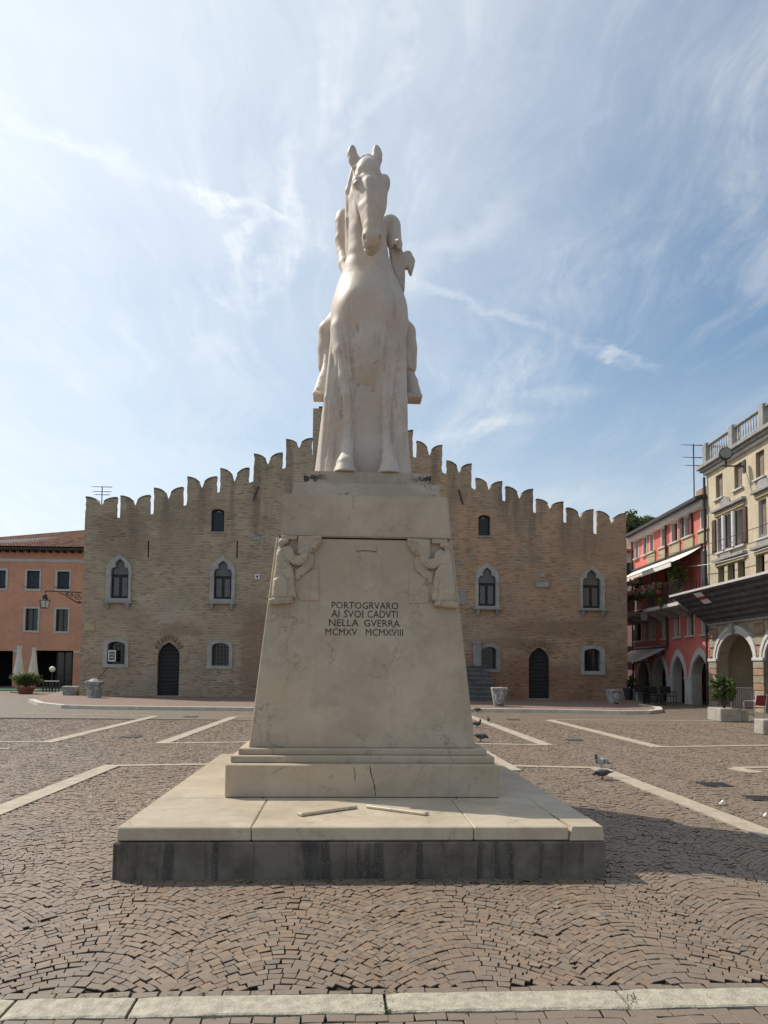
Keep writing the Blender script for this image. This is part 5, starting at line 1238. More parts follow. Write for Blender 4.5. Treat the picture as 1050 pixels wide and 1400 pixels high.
red = empty('red_house', RH.o, RH.rz, 'coral red house with pointed arcade and flowered balcony', 'house')
yel = empty('ochre_house', RH.o, RH.rz, 'ochre house with balustrade on the roof at the right edge of the photo', 'house')
uA = RP(866.5, 800)[0]; zE = 9.35
def ur(px): return RP(px, 800)[0]
def zz(px, py, y=0): return RP(px, py, y)[1]
rh, yh = [], []
att = [(869.4, 873.4), (880.4, 885), (889.6, 894), (905.6, 911.2), (919.4, 927.6), (937.5, 946), (960.4, 968.5)]
za0, za1 = zz(923.5, 740), zz(923.5, 714)
mez = [(866.8, 876), (880.6, 885.6), (889.4, 894.4), (906.4, 912), (922.6, 928.4), (940, 948), (960, 968.5)]
zm0, zm1 = zz(943.5, 868.5), zz(943.5, 829)
dor = [(870, 874), (889, 894), (921, 928), (960.5, 968)]
zd0, zd1 = 4.95, 7.05
def rwin(parent, l, r, b, t, hl, shut=None, mat=M_FRAME, fw=.09, sill=True, smat=None):
    hl.append([(l, b), (r, b), (r, t), (l, t)])
    w = ring([(l-fw, b-fw*.3), (r+fw, b-fw*.3), (r+fw, t+fw), (l-fw, t+fw)], [(l+.005, b+.005), (r-.005, b+.005), (r-.005, t-.005), (l+.005, t-.005)], -.02, .14, 'window', mat, parent)
    MB().box(l, r, .26, .28, b, t).build('pane', M_GLASS, w)
    mm = MB(); c = (l+r)/2
    for q in ((l, l+.06), (r-.06, r), (c-.03, c+.03)): mm.box(q[0], q[1], .2, .255, b, t)
    mm.build('sash', M_SHUT, w)
    if sill: MB().box(l-fw-.05, r+fw+.05, -.14, .0, b-.10, b-fw*.3-.002, .008).build('sill', M_FRAME, w)
    if shut == 'in':
        for k in range(2): MB().box(l+(r-l)*k/2+.01, l+(r-l)*(k+1)/2-.01, .10, .13, b+.02, t-.02).build('shutter', smat or M_SHUTG, w)
    elif shut == 'out':
        for q in ((l-(r-l)*.55, l-.1), (r+.1, r+(r-l)*.55)): MB().box(q[0], q[1], -.07, -.03, b, t).build('shutter', smat or M_SHUT, w)
    elif shut == 'half':
        for q in ((l-.42, l-.10), (r-.02, r+.26)): MB().box(q[0], q[1], -.10, -.05, b, t).build('shutter', smat or M_SHUT, w)
    return w
for k, q in enumerate(att): rwin(red, ur(q[0]), ur(q[1]), za0, za1, rh, 'in' if k < 4 else ('half' if k == 5 else None), smat=M_SHUTG if k < 4 else M_SHUT)
for k, q in enumerate(mez): rwin(red, ur(q[0]), ur(q[1]), zm0, zm1, rh, None)
for k, q in enumerate(dor): rwin(red, ur(q[0]), ur(q[1]), zd0, zd1, rh, None, sill=False)
arches = [((944, 968), 894.6, 925), ((917.6, 935), 896.6, 925), ((892.4, 910), 899, 927), ((871.5, 887), 901, 928)]
M_LIN = simple('arcade_lining_plaster', (.40, .36, .29), .9, .1, 2, .1)
for (a, b), yt, ysp in arches:
    c = (a+b)/2; l, r = ur(a), ur(b); zt_, zs = zz(c, yt), zz(c, ysp)
    rh.append(arch(l, r, -.1, zs, zt_, 'pointed'))
    ring(arch(l-.26, r+.26, zs-.0, zs+.01, zt_+.34, 'pointed'), arch(l, r, zs-.02, zs, zt_, 'pointed'), -.03, -.002, 'arch_band', M_FRAME, red) if False else None
    ring(arch(l-.003, r+.003, -.04, zs, zt_+.003, 'pointed'), arch(l+.03, r-.03, -.05, zs, zt_-.05, 'pointed'), .003, .46, 'arch_lining', M_LIN, red)
    # stone band following the arch
    inner = arch(l, r, 0, zs, zt_, 'pointed')[2:]; cx_ = (l+r)/2
    outer = [(cx_+(x-cx_)*1.0+(.24*(1 if x > cx_+.001 else -1 if x < cx_-.001 else 0))*(1-.75*max(0, (z-zs)/(zt_-zs))**3), z+.34*max(0, (z-zs)/(zt_-zs))**1.5) for x, z in inner]
    bs = MB(); vs = []
    for (x, z), (X, Z) in zip(inner, outer): vs += [(x, -.05, z), (X, -.05, Z), (X, -.001, Z), (x, .40, z)]
    n = len(inner); bs.add(vs, [(4*i+k_, 4*i+(k_+1) % 4, 4*(i+1)+(k_+1) % 4, 4*(i+1)+k_) for i in range(n-1) for k_ in range(4)])
    bs.build('arch_band', M_FRAME, red)
    for q in ((l-.3, l+.002), (r-.002, r+.3)): MB().box(q[0], q[1], -.08, .42, zs-.12, zs-.004, .01).build('impost', M_FRAME, red)
zb2 = zz(957, 925)-.12
for q0, q1 in ((935, 944), (910, 917.6), (887, 892.4)): MB().box(ur(q0)+.003, ur(q1)-.003, -.035, .43, -.05, zb2-.002).build('white_pier', M_FRAME, red)
MB().plate([(uA, -.101), (0, -.101), (0, zE), (uA, zE)], rh, 0, .42).build('front_wall', M_RED, red)
MB().box(uA+.02, -.02, 4.0, 4.2, -.1, zE-.2).build('inner_wall', simple('arcade_back_wall', (.16, .13, .10), .9), red)
MB().box(uA+.02, -.02, .43, 3.99, 3.55, 3.75).build('arcade_ceiling', simple('arcade_ceiling', (.22, .19, .15), .9), red)
for q in ((uA, uA+.3), (-.32, -.02)): MB().box(q[0], q[1], .43, 9, -.1, zE-.01).build('side_wall', M_RED, red)
m = MB(); m.hexa([(uA-.1, -.55, zE), (0, -.55, zE), (0, 4.5, zE), (uA-.1, 4.5, zE), (uA-.1, -.55, zE+.14), (0, -.55, zE+.14), (0, 4.5, zE+1.5), (uA-.1, 4.5, zE+1.5)]); m.build('roof', M_GUTTER, red)
MB().box(uA-.05, -.02, -.30, -.001, zE-.28, zE-.002).build('cornice', M_FRAME, red)
MB().box(ur(921), ur(933), 1.2, 1.9, zE+.3, zE+1.35, .02).build('chimney', M_PIER, red)
for px_ in (913.5, 866.9): MB().tube([(ur(px_), -.10, zE-.2), (ur(px_), -.10, 2.7 if px_ > 900 else .1)], .055, 8).build('downpipe', M_GUTTER, red)
zl0, zl1 = zz(939, 745), zz(939, 738)
for a, b in ((886, 897), (903, 913), (917.5, 931.5), (936.5, 950), (957, 971)):
    yb = zd1+.35; MB().box(ur(a), ur(b), -.07, -.001, yb, yb+.55, .02).build('lintel_panel', M_OLIVE, red)
    MB().box(ur(a)-.06, ur(b)+.06, -.13, -.071+.07, yb+.551, yb+.64, .01).build('lintel_moulding', M_OLIVE, red)
# balcony: slab on corbels, iron railing
bu0, bu1 = ur(868)-.0, -.35; bz = 4.72; BY = -1.25
MB().box(bu0, bu1, BY, -.002, bz-.16, bz, .01).build('balcony_slab', M_FRAME, red)
for k in range(7):
    x = bu0+.5+(bu1-bu0-1)*k/6; MB().hexa([(x-.1, -.3, bz-.55), (x+.1, -.3, bz-.55), (x+.1, -.002, bz-.55), (x-.1, -.002, bz-.55), (x-.1, BY+.2, bz-.162), (x+.1, BY+.2, bz-.162), (x+.1, -.002, bz-.162), (x-.1, -.002, bz-.162)]).build('corbel', M_TRIMG, red)
rl = MB().box(bu0+.02, bu1-.02, BY+.04, BY+.08, bz+1.0, bz+1.04).build('balcony_railing', M_IRON, red)
MB().box(bu0+.02, bu1-.02, BY+.045, BY+.075, bz+.08, bz+.11).build('lower_rail', M_IRON, rl)
for k in range(72):
    x = bu0+.05+(bu1-bu0-.1)*k/71; MB().box(x-.009, x+.009, BY+.051, BY+.069, bz+.111, bz+.999).build('baluster', M_IRON, rl)
for k in range(8): MB().box(bu1-.06, bu1-.04, BY+.15+k*.14, BY+.17+k*.14, bz, bz+1.0).build('baluster', M_IRON, rl)
# upper awning over the balcony and the lower one before the cafe
def awning(lab, u0, u1, zw, yf, zf, val=.22, arms=2):
    e = empty('awning', RH.world((u0, 0, 0)), RH.rz, lab, 'awning'); L = u1-u0; n = 8; m = MB(); vs = []; th = .02
    for i in range(n+1):
        x = L*i/n
        for j in range(5):
            t = j/4; vs.append((x, yf*t-.03, zw+(zf-zw)*t-.05*math.sin(math.pi*t)+(.012*math.sin(i*2.2) if 0 < j < 4 else 0)))
    N = len(vs); vs += [(x, y, z-th) for x, y, z in vs]
    fs = [(i*5+j, i*5+j+1, (i+1)*5+j+1, (i+1)*5+j) for i in range(n) for j in range(4)]; fs += [tuple(N+k for k in f[::-1]) for f in fs]
    m.add(vs, fs).build('cloth', M_AWN, e)
    MB().box(0, L, yf-.06, yf-.02, zf-val, zf-.002).build('valance', M_AWN, e); MB().tube([(0, yf-.04, zf+.02), (L, yf-.04, zf+.02)], .04, 6).build('front_bar', M_WHITE, e); MB().tube([(0, -.06, zw+.06), (L, -.06, zw+.06)], .07, 8).build('roller', M_GUTTER, e)
    for k in range(arms):
        x = .25+(L-.5)*k/max(1, arms-1); MB().tube([(x, -.05, zw-.25), (x, yf*.5, (zw+zf)/2-.35), (x, yf, zf-.03)], .025, 6).build('arm', M_GUTTER, e)
    return e
awning('long cream awning over the flowered balcony of the red house', ur(866), ur(962), 7.32, -1.45, 6.55, .20, 4)
awning('cream awning sloping down over the cafe under the red arcade', ur(866), ur(911), 2.78, -1.75, 1.98, .06, 2)
# ochre house
uB = 22.0; zY = zz(985, 639); zg = 4.55
tr = [(981.8, 991.4), (1007.6, 1018.5), (1037.6, 1049.5)]; zt0, zt1 = zz(1013, 666), zz(1013, 632)
for q in tr: rwin(yel, ur(q[0]), ur(q[1]), zt0, zt1, yh, 'in', smat=M_SHUTG, mat=M_OLIVE)
zp0, zp1 = zz(1001.5, 749), zz(1001.5, 701)
for q in ((983, 993), (996.3, 1006.6), (1010, 1020.5), (1040, 1051), (1055, 1068)): rwin(yel, ur(q[0]), ur(q[1]), zp0, zp1, yh, 'half' if q[0] < 1030 else 'in', mat=M_FRAME, fw=.05)
for a in (994.6, 1008.2): MB().tube([(ur(a), -.10, zp0), (ur(a), -.10, zp1)], .11, 10).build('column', M_WHITE, yel)
zq0, zq1 = 4.9, 6.1
for q in ((983, 991.5), (996, 1006), (1010, 1020), (1035, 1047)): rwin(yel, ur(q[0]), ur(q[1]), zq0, zq1, yh, None, mat=M_OLIVE, fw=.06)
for z0, aa in ((zp1+.28, ((979.5, 1023.5), (1035, 1070))), (zq1+.22, ((979.5, 1023.5), (1033, 1070)))):
    for a, b in aa:
        MB().box(ur(a), ur(b), -.22, -.002, z0, z0+.14, .02).build('window_cornice', M_TRIMG, yel); MB().box(ur(a)+.1, ur(b)-.1, -.10, -.003, z0-.20, z0-.002, .02).build('window_frieze', M_OLIVE, yel)
        c = (ur(a)*.62+ur(b)*.38); P = arch(c-.5, c+.5, z0+.142, z0+.15, z0+.52, 'round'); MB().plate(P, [], -.10, -.002).build('lunette', M_TRIMG, yel)
MB().plate([(.01, zg), (uB, zg), (uB, zY), (.01, zY)], yh, -.03, .40).build('front_wall', M_OCHRE, yel)
# ground floor: round arches on striped piers
ga = []
for a, b in ((981.6, 1031), (1046, 1120)):
    l, r = ur(a), ur(b); c = 1003; zs, zt_ = 2.05, 3.15; ga.append((l, r))
    A = arch(l, r, -.1, zs, zt_, 'round', 12); yh.append(A)
    inner = A[2:]; cx_ = (l+r)/2
    for s0, s1, y0_ in ((0, .16, -.10), (.165, .34, -.14)):
        bs = MB(); vs = []
        for (x, z) in inner:
            d = Vector((x-cx_, (z-zs))); nr = Vector((d.x/((r-l)/2)**2, d.y/(zt_-zs)**2)).normalized(); p0 = Vector((x, z))+nr*s0; p1 = Vector((x, z))+nr*s1
            vs += [(p0.x, y0_, p0.y), (p1.x, y0_, p1.y), (p1.x, -.031, p1.y), (p0.x, -.031, p0.y)]
        n = len(inner); bs.add(vs, [(4*i+k_, 4*i+(k_+1) % 4, 4*(i+1)+(k_+1) % 4, 4*(i+1)+k_) for i in range(n-1) for k_ in range(4)]); bs.build('archivolt', M_FRAME, yel)
    MB().hexa([(cx_-.12, -.25, zt_-.05), (cx_+.12, -.25, zt_-.05), (cx_+.12, -.032, zt_-.05), (cx_-.12, -.032, zt_-.05), (cx_-.19, -.25, zt_+.42), (cx_+.19, -.25, zt_+.42), (cx_+.19, -.032, zt_+.42), (cx_-.19, -.032, zt_+.42)]).build('keystone', M_TRIMG, yel)
MB().plate([(.01, -.101), (uB, -.101), (uB, zg-.002), (.01, zg-.002)], yh[-2:], -.03, .40).build('ground_floor_wall', M_ASHLAR, yel)
for q0, q1 in ((.03, ga[0][0]-.0), (ga[0][1], ga[1][0])):
    n = 7
    for k in range(n):
        z0 = 2.0*k/n; MB().box(q0+.02, q1-.02, -.12, -.031, z0, z0+2.0/n-.02, .015).build('pier_block', M_PIER if k % 2 else M_ASHLAR, yel)
    MB().box(q0-.01, q1+.01, -.16, -.031, 2.005, 2.13, .01).build('impost', M_FRAME, yel)
    for k in range(4): MB().box(q0+.05, q1-.05, -.09, -.032, 2.2+k*.42, 2.2+k*.42+.36, .015).build('pier_block', M_PIER if k % 2 == 0 else M_ASHLAR, yel)
for k in range(6):
    x = .5+k*1.35; MB().hexa([(x-.10, -.10, 3.72), (x+.10, -.10, 3.72), (x+.10, -.031, 3.72), (x-.10, -.031, 3.72), (x-.16, -.35, 4.5), (x+.16, -.35, 4.5), (x+.16, -.031, 4.5), (x-.16, -.031, 4.5)]).build('bracket', M_TRIMG, yel)
MB().box(.02, uB, -.16, -.031, 3.6, 3.7, .01).build('string_course', M_TRIMG, yel)
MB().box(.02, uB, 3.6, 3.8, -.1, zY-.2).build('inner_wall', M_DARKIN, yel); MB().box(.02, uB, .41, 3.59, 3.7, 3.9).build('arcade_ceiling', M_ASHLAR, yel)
MB().box(.01, .33, .41, 9, -.1, zY).build('side_wall', M_OCHRE, yel); MB().box(1.6, 2.5, 2.0, 2.3, -.05, 3.69).build('inner_pier', M_ASHLAR, yel)
cy = zY+.0
for k, (o, z0, z1_) in enumerate(((.14, .002, .14), (.26, .142, .26), (.38, .262, .42))): MB().box(-o*.8, uB, -o, .8, cy+z0, cy+z1_, .012).build('cornice', M_TRIMG if k else M_FRAME, yel)
# balustrade along the roof
bzz = cy+.425; posts = [0.0, 2.6, 5.2, 7.8]
bal = MB().box(.15, uB, -.16, .02, bzz+.80, bzz+.87, .01).build('balustrade', M_TRIMG, yel)
MB().box(.15, uB, -.16, .02, bzz, bzz+.08, .01).build('plinth_rail', M_FRAME, bal)
for k in range(int(uB/2.6)+1): MB().box(k*2.6+.1, k*2.6+.46, -.24, .12, bzz, bzz+.95, .015).build('post', M_TRIMG, bal)
M_IRONW = simple('pale_baluster', (.50, .48, .46), .6, .1, 6, .1)
bp = None
for k in range(int(uB/.22)):
    x = .6+k*.22
    if (x % 2.6) < .52: continue
    if bp is None: bp = MB().lathe([(.030, .08), (.018, .18), (.040, .33), (.036, .44), (.018, .63), (.030, .80)], (0, 0, 0), 8).build('baluster', M_IRONW, bal)
    else: q = bp.copy(); COL.objects.link(q); bp2 = q
    (bp if k == 0 else q if bp is not None and 'q' in dir() else bp).location = (x, -.07, bzz)
for k in range(5): q = bp.copy(); COL.objects.link(q); q.location = (.26, .28+k*.22, bzz)
MB().box(.15, .37, .13, 1.5, bzz+.80, bzz+.87, .01).build('side_rail', M_FRAME, bal)
MB().tube([(.06, -.16, zY-.1), (.06, -.16, .1)], .055, 8).build('downpipe', M_GUTTER, yel)
# round lamp on a bracket high on the ochre front
fl = empty('wall_floodlight', RH.world((ur(1022), -.04, zz(1022, 634))), RH.rz, 'round dark floodlight on a bracket between the top windows of the ochre house', 'floodlight')
MB().tube([(0, 0, -.05), (0, -.9, -.05)], .03, 6).build('bracket', M_GUTTER, fl); MB().box(-.12, .12, -.03, 0, -.3, .2).build('wall_plate', M_GUTTER, fl); MB().tube([(0, -.75, -.05), (0, -.75, .22)], .05, 6).build('neck', M_GUTTER, fl)
def disc(c, r, t, d, name, m, parent): MB().tube([Vector(c)-Vector(d)*t/2, Vector(c)+Vector(d)*t/2], r, 18).build(name, m, parent, False)
disc((0, -.75, .45), .26, .22, (.55, -.1, 0), 'housing', M_GUTTER, fl); disc((.10, -.77, .45), .21, .16, (.55, -.1, 0), 'lens', simple('lamp_lens', (.25, .25, .22), .2, .1), fl)
# black boarded canopy tilting up from the ochre front
M_BLACKW2 = simple('lighter_canopy_board', (.095, .095, .098), .6, .35, 3, .3, 25, .004)  # lighter tone for every other board, so neighbouring boards read apart
can = empty('black_canopy', RH.world((0, 0, 0)), RH.rz, 'black boarded canopy tilted up over the arches of the ochre house', 'canopy')
n = 13; yw, zw = -.16, zz(968, 854); yf2, zf2 = -1.55, 4.95
for k in range(n):
    a = k/n; b = (k+.86)/n; L = lambda t: (yw+(yf2-yw)*t, zw+(zf2-zw)*t)
    ya, za = L(a); yb_, zb3 = L(b); u0 = .02+.42*0-.45*a*1.0; MB().hexa([(u0, yb_, zb3), (9, yb_, zb3), (9, ya, za), (u0, ya, za), (u0, yb_-.01, zb3+.03), (9, yb_-.01, zb3+.03), (9, ya-.01, za+.03), (u0, ya-.01, za+.03)]).build('canopy_board', M_BLACKW if k % 2 else M_BLACKW2, can)
for x in (.4, 1.6, 3.2, 5.2, 7.2): MB().tube([(x, yw, zw+.05), (x, yf2, zf2+.05)], .03, 6).build('rafter', M_GUTTER, can)
MB().box(-.5, 9, yf2-.06, yf2-.015, zf2-.03, zf2+.06).build('front_edge', M_IRONW, can)
M_SIGNR = simple('red_sign_band', (.42, .03, .04), .6, .1, 5, 0)
tq = lambda t: (yw+(yf2-yw)*t-.03, zw+(zf2-zw)*t-.035)
for t0, t1, mt in ((.62, .74, M_WHITE), (.742, .83, M_SIGNR), (.832, .95, M_WHITE)):
    (ya, za), (yb_, zb3) = tq(t0), tq(t1); MB().hexa([(2.0, yb_, zb3-.01), (2.75, yb_, zb3-.01), (2.75, ya, za-.01), (2.0, ya, za-.01), (2.0, yb_, zb3), (2.75, yb_, zb3), (2.75, ya, za), (2.0, ya, za)]).build('sign_stripe', mt, can)
# cables across the fronts
for a, b, lab in (((868, 764), (1060, 712), 'thin dark cable strung across the top floors of the red and ochre houses'), ((914, 775), (1060, 745), 'thin pale cable strung just under the cream upper awning')):
    A = RH.world(RH.pt(*a, -.35)); B = RH.world(RH.pt(*b, -.35)); tag(MB().tube([A+(B-A)*t+Vector((0, 0, -.25*math.sin(math.pi*t))) for t in [i/12 for i in range(13)]], .016, 5).build('overhead_cable', M_GUTTER if a[0] < 900 else M_WHITE), lab, 'cable')
# pale house seen in the gap, and trees behind
wh = empty('pale_house', (15.4, 52, 0), 0, 'narrow pale house glimpsed in the gap between brick hall and red house', 'house')
M_PALE = simple('pale_plaster', (.62, .58, .50), .9, .08)
hp = [[(x0, z0), (x0+.9, z0), (x0+.9, z0+1.6), (x0, z0+1.6)] for x0 in (1.0, 3.0) for z0 in (1.6, 4.6, 7.3)]
MB().plate([(0, -.1), (6, -.1), (6, 9.6), (0, 9.6)], hp, 0, .3).build('front_wall', M_PALE, wh); MB().box(0, 6, .301, 8, -.1, 9.55).build('body', M_PALE, wh)
for q in hp: MB().box(q[0][0], q[1][0], .2, .25, q[0][1], q[2][1]).build('window', M_GLASS, wh)
m = MB().hexa([(-.4, -.5, 9.6), (6.4, -.5, 9.6), (6.4, 8.5, 9.6), (-.4, 8.5, 9.6), (-.4, -.5, 9.75), (6.4, -.5, 9.75), (6.4, 4, 11.3), (-.4, 4, 11.3)]); m.build('roof', M_TERRA, wh)
# ------------------------------------------------------------------ plants
def leaf_mat(name, a, b):
    m, nt, bs = new_mat(name); g = nd(nt, 'ShaderNodeNewGeometry'); c = mix(nt, g.outputs['Random Per Island'], a, b)
    setb(nt, bs, color=c, rough=.55, spec=.35); bs.inputs['Subsurface Weight'].default_value = 0
    tr = nd(nt, 'ShaderNodeBsdfTranslucent', {'Color': mix(nt, .5, c, (.25, .35, .05))}); mx_ = nd(nt, 'ShaderNodeMixShader', {0: .25, 1: bs.outputs[0], 2: tr.outputs[0]})
    nt.links.new(mx_.outputs[0], nt.nodes['Material Output'].inputs[0]); return m
M_LEAF = leaf_mat('leaf', (.035, .062, .018), (.085, .12, .035)); M_LEAFD = leaf_mat('dark_leaf', (.018, .032, .014), (.045, .068, .026)); M_LEAFY = leaf_mat('yellow_green_leaf', (.07, .10, .025), (.17, .18, .05))
M_PINK = leaf_mat('pink_blossom', (.42, .10, .12), (.62, .38, .34)); M_TRUNK = simple('bark', (.09, .07, .055), .9, .3, 8, .5); M_TERRACOTTA = simple('terracotta', (.22, .085, .055), .8, .2, 5, .3); M_CONC = simple('concrete', (.33, .30, .255), .85, .2, 4, .4, 40, .004, stain=.3)
def foliage(name, blobs, n, size, mat, parent, seed, asp=.55):
    rg = np.random.default_rng(seed); V = []; k = 0
    wts = np.array([b[1][0]*b[1][1]*b[1][2] for b in blobs])**.8; wts /= wts.sum(); pick = rg.choice(len(blobs), n, p=wts)
    d = rg.normal(size=(n, 3)); d /= np.linalg.norm(d, axis=1)[:, None]; rr = rg.random(n)**.45
    C = np.array([blobs[i][0] for i in pick])+d*rr[:, None]*np.array([blobs[i][1] for i in pick])
    nrm = d*.7+rg.normal(size=(n, 3))*.7+np.array((0, 0, .35)); nrm /= np.linalg.norm(nrm, axis=1)[:, None]
    t = np.cross(nrm, rg.normal(size=(n, 3))); t /= np.linalg.norm(t, axis=1)[:, None]; b = np.cross(nrm, t)
    s = size*rg.uniform(.6, 1.35, (n, 1))
    Q = np.stack([C-t*s, C-b*s*asp+nrm*s*.12, C+t*s, C+b*s*asp+nrm*s*.12], 1)
    return link(name, np_mesh(name, Q.reshape(-1, 3), np.arange(4*n).reshape(n, 4)), mat, parent)
def blobset(c, r, n, seed, sub=.45):
    rg = random.Random(seed); out = []
    for _ in range(n):
        a, b = rg.uniform(0, 6.28), rg.uniform(-1, 1); q = math.sqrt(1-b*b); f = rg.uniform(.35, .8)
        out.append(((c[0]+r[0]*f*q*math.cos(a), c[1]+r[1]*f*q*math.sin(a), c[2]+r[2]*f*b), tuple(x*sub*rg.uniform(.6, 1.2) for x in r)))
    return out
def tree(name, lab, c, base, r, n, size, mat, seed):
    e = empty(name, base, 0, lab, 'tree'); cz = (c[0]-base[0], c[1]-base[1], c[2]-base[2])
    m = MB().tube([(0, 0, -.1), (.1, .1, cz[2]*.35), (cz[0]*.7, 0, cz[2]*.75), (cz[0], cz[1], cz[2]+r[2]*.3)], [.32, .26, .18, .06], 8)
    rg = random.Random(seed); bl = blobset(cz, r, 16, seed)
    for q in bl[:8]: m.tube([(cz[0]*.6, 0, cz[2]*.65), tuple((cz[0]*.6+q[0][0])/2+rg.uniform(-.3, .3) if i == 0 else (q[0][i]+(cz[2]*.7 if i == 2 else 0))/2 for i in range(3)), q[0]], [.12, .07, .03], 6)
    m.build('trunk', M_TRUNK, e); foliage('crown', bl, n, size, mat, e, seed); return e
def P_at(px, py, Y): d = ray(px, py); return Vector((0, 0, EYE))+d*(Y/d.y)
for (px, py, Y, r, lab, mt, n, nm) in ((866, 722, 66, (1.7, 1.7, 2.2), 'loose-crowned dark tree rising behind the right corner of the brick hall', M_LEAFD, 2600, 'leafy_tree'), (886, 722, 70, (1.9, 1.9, 1.7), 'dense dark evergreen behind the roof of the red house', M_LEAFD, 3600, 'evergreen_tree')):
    c = P_at(px, py, Y); tree(nm, lab, c, (c.x, c.y, 0), r, n, .16, mt, int(px))
# flower boxes along the balcony
FB = [(-9.6, 0.0, 0), (-8.3, .05, 1), (-7.0, 0., 0), (-5.6, .1, 1), (-4.2, 0., 0), (-2.9, 0, 1)]
labs = ['flower box at the far left end of the balcony', 'second flower box from the far left of the balcony', 'third flower box along the balcony, above the dark lantern', 'flower box with pink blossom on the middle of the balcony', 'second flower box from the near end of the balcony', 'flower box nearest the ochre house on the balcony']
for k, (u, dz, kind) in enumerate(FB):
    o = RH.world((u, BY-.12, bz+.55)); e = empty('flower_box', o, RH.rz, labs[k], 'flower box', 'flower boxes on the balcony railing')
    MB().box(-.5, .5, -.14, .12, 0, .2, .015).build('box', M_TERRACOTTA if kind else M_GUTTER, e)
    bl = [((x, -.02, .32+.1*math.sin(x*5+k)), (.26, .22, .22)) for x in (-.45, -.15, .15, .45)]+[((-.3, -.16, .05), (.25, .1, .25)), ((.3, -.16, .08), (.25, .1, .2))]
    foliage('foliage', bl, 420, .07, M_LEAF if kind else M_LEAFD, e, 40+k); foliage('blossom', [((x, -.08, .36+.08*math.sin(x*5+k)), (.28, .24, .20)) for x in (-.4, 0, .4)], 150, .06, M_PINK, e, 60+k, .9)
    if k in (1, 3): foliage('high_foliage', [((x, .05, .9), (.3, .25, .25)) for x in (-.4, 0, .4)], 300, .07, M_LEAF, e, 80+k); foliage('high_blossom', [((x, -.05, .98), (.3, .25, .2)) for x in (-.4, 0, .4)], 130, .06, M_PINK, e, 90+k, .9)
def potted(lab, base, pot_r, pot_h, blobs, n, size, mat, seed, potmat=M_TERRACOTTA, cat='potted plant', square=None, name='potted_plant'):
    e = empty(name, base, 0, lab, cat)
    if square: MB().box(-square[0], square[0], -square[1], square[1], 0, pot_h, .02).build('planter', potmat, e)
    else: MB().lathe([(pot_r*.7, 0), (pot_r*.95, pot_h*.8), (pot_r*1.05, pot_h*.82), (pot_r*1.05, pot_h), (pot_r*.85, pot_h), (pot_r*.8, pot_h*.9)], (0, 0, 0), 20).build('pot', potmat, e)
    st = MB(); rg = random.Random(seed)
    for q in blobs: st.tube([(0, 0, pot_h*.9), ((q[0][0])*.5+rg.uniform(-.05, .05), q[0][1]*.5, (pot_h+q[0][2])*.5), q[0]], [.02, .014, .006], 5)
    st.build('stem', M_TRUNK, e); foliage('foliage', blobs, n, size, mat, e, seed); return e
o = RH.world((-1.7, BY+.5, bz)); potted('tall yellow-green shrub in a pot at the near end of the balcony', o, .22, .4, blobset((0, 0, 1.3), (.6, .6, .65), 9, 3, .5), 700, .08, M_LEAFY, 5)
for k, (u, mt, lab) in enumerate(((-1.05, M_TERRACOTTA, 'square clay planter at the near end of the balcony'), (-.62, M_GUTTER, 'black planter at the near end of the balcony'))):
    o = RH.world((u, BY+.32, bz)); potted(lab, o, .2, .42, [((0, 0, .5), (.16, .16, .1))], 60, .05, M_LEAF, 12+k, mt, 'planter', (.2, .2), 'planter')
tv = MB(); vine = empty('hanging_vine', RH.world((-2.3, BY-.08, bz+.1)), RH.rz, 'yellow-green vine trailing down from the balcony before the black canopy', 'vine'); MB().tube([(0, 0, .1), (.05, -.05, -.3), (-.05, -.03, -.8), (-.1, 0, -1.3)], .015, 5).build('stem', M_TRUNK, vine); foliage('foliage', [((0, -.03, .05), (.18, .12, .25)), ((-.0, -.03, -.45), (.05, .05, .4)), ((-.08, 0, -1.0), (.04, .04, .35))], 240, .055, M_LEAFY, vine, 9)
# a lantern under the balcony
o = RH.world((ur(909.5), -1.1, zz(909.5, 843, -1.1))); e = empty('hanging_lantern', o, 0, 'grey tapered lantern hanging below the red house balcony', 'lantern'); MB().lathe([(.16, 0), (.26, .42)], (0, 0, 0), 6).build('glass', simple('dusty_lantern_glass', (.30, .29, .27), .4, .1), e); MB().lathe([(.30, .421), (.30, .46), (.1, .6), (.03, .62)], (0, 0, 0), 6).build('cap', M_GUTTER, e); MB().tube([(0, 0, .6), (0, 0, .9)], .02, 5).build('chain', M_GUTTER, e)
# ------------------------------------------------------------------ street furniture, right
c = on_z(985.5, 987); pz = .42
potted('leafy oleander in a long concrete planter before the round arch', (c.x+.33, c.y+.5, 0), .3, pz, blobset((-.05, -.1, 1.05), (.46, .44, .62), 13, 8, .33), 520, .085, M_LEAF, 21, M_CONC, 'potted plant', (.33, .5))
c = on_z(1017, 987); e = MB().box(-.16, .16, -.2, .2, 0, .36, .02).build('concrete_block', M_CONC); e.location = (c.x, c.y+.2, 0); tag(e, 'small pale concrete block beside the oleander planter', 'concrete block')
c = on_z(1052, 1004); e = MB().box(-.25, .45, -.2, .3, 0, .38, .02).build('concrete_block', M_CONC); e.location = (c.x, c.y, 0); tag(e, 'pale concrete block cut by the right edge of the photo', 'concrete block')
M_STEEL = simple('galvanised_steel', (.30, .30, .30), .45, .15, 6, .1, metal=.6)
c = on_z(1004, 986); bx = on_z(1040, 987).x-c.x; e = empty('crowd_barrier', (c.x, c.y+.2, 0), 0, 'grey steel crowd barrier standing before the round arch', 'barrier')
MB().tube([(0, 0, .12), (0, 0, 1.0), (.05, 0, 1.05), (bx-.05, 0, 1.05), (bx, 0, 1.0), (bx, 0, .12)], .022, 8).build('frame', M_STEEL, e); MB().tube([(0, 0, .2), (bx, 0, .2)], .018, 6).build('lower_rail', M_STEEL, e)
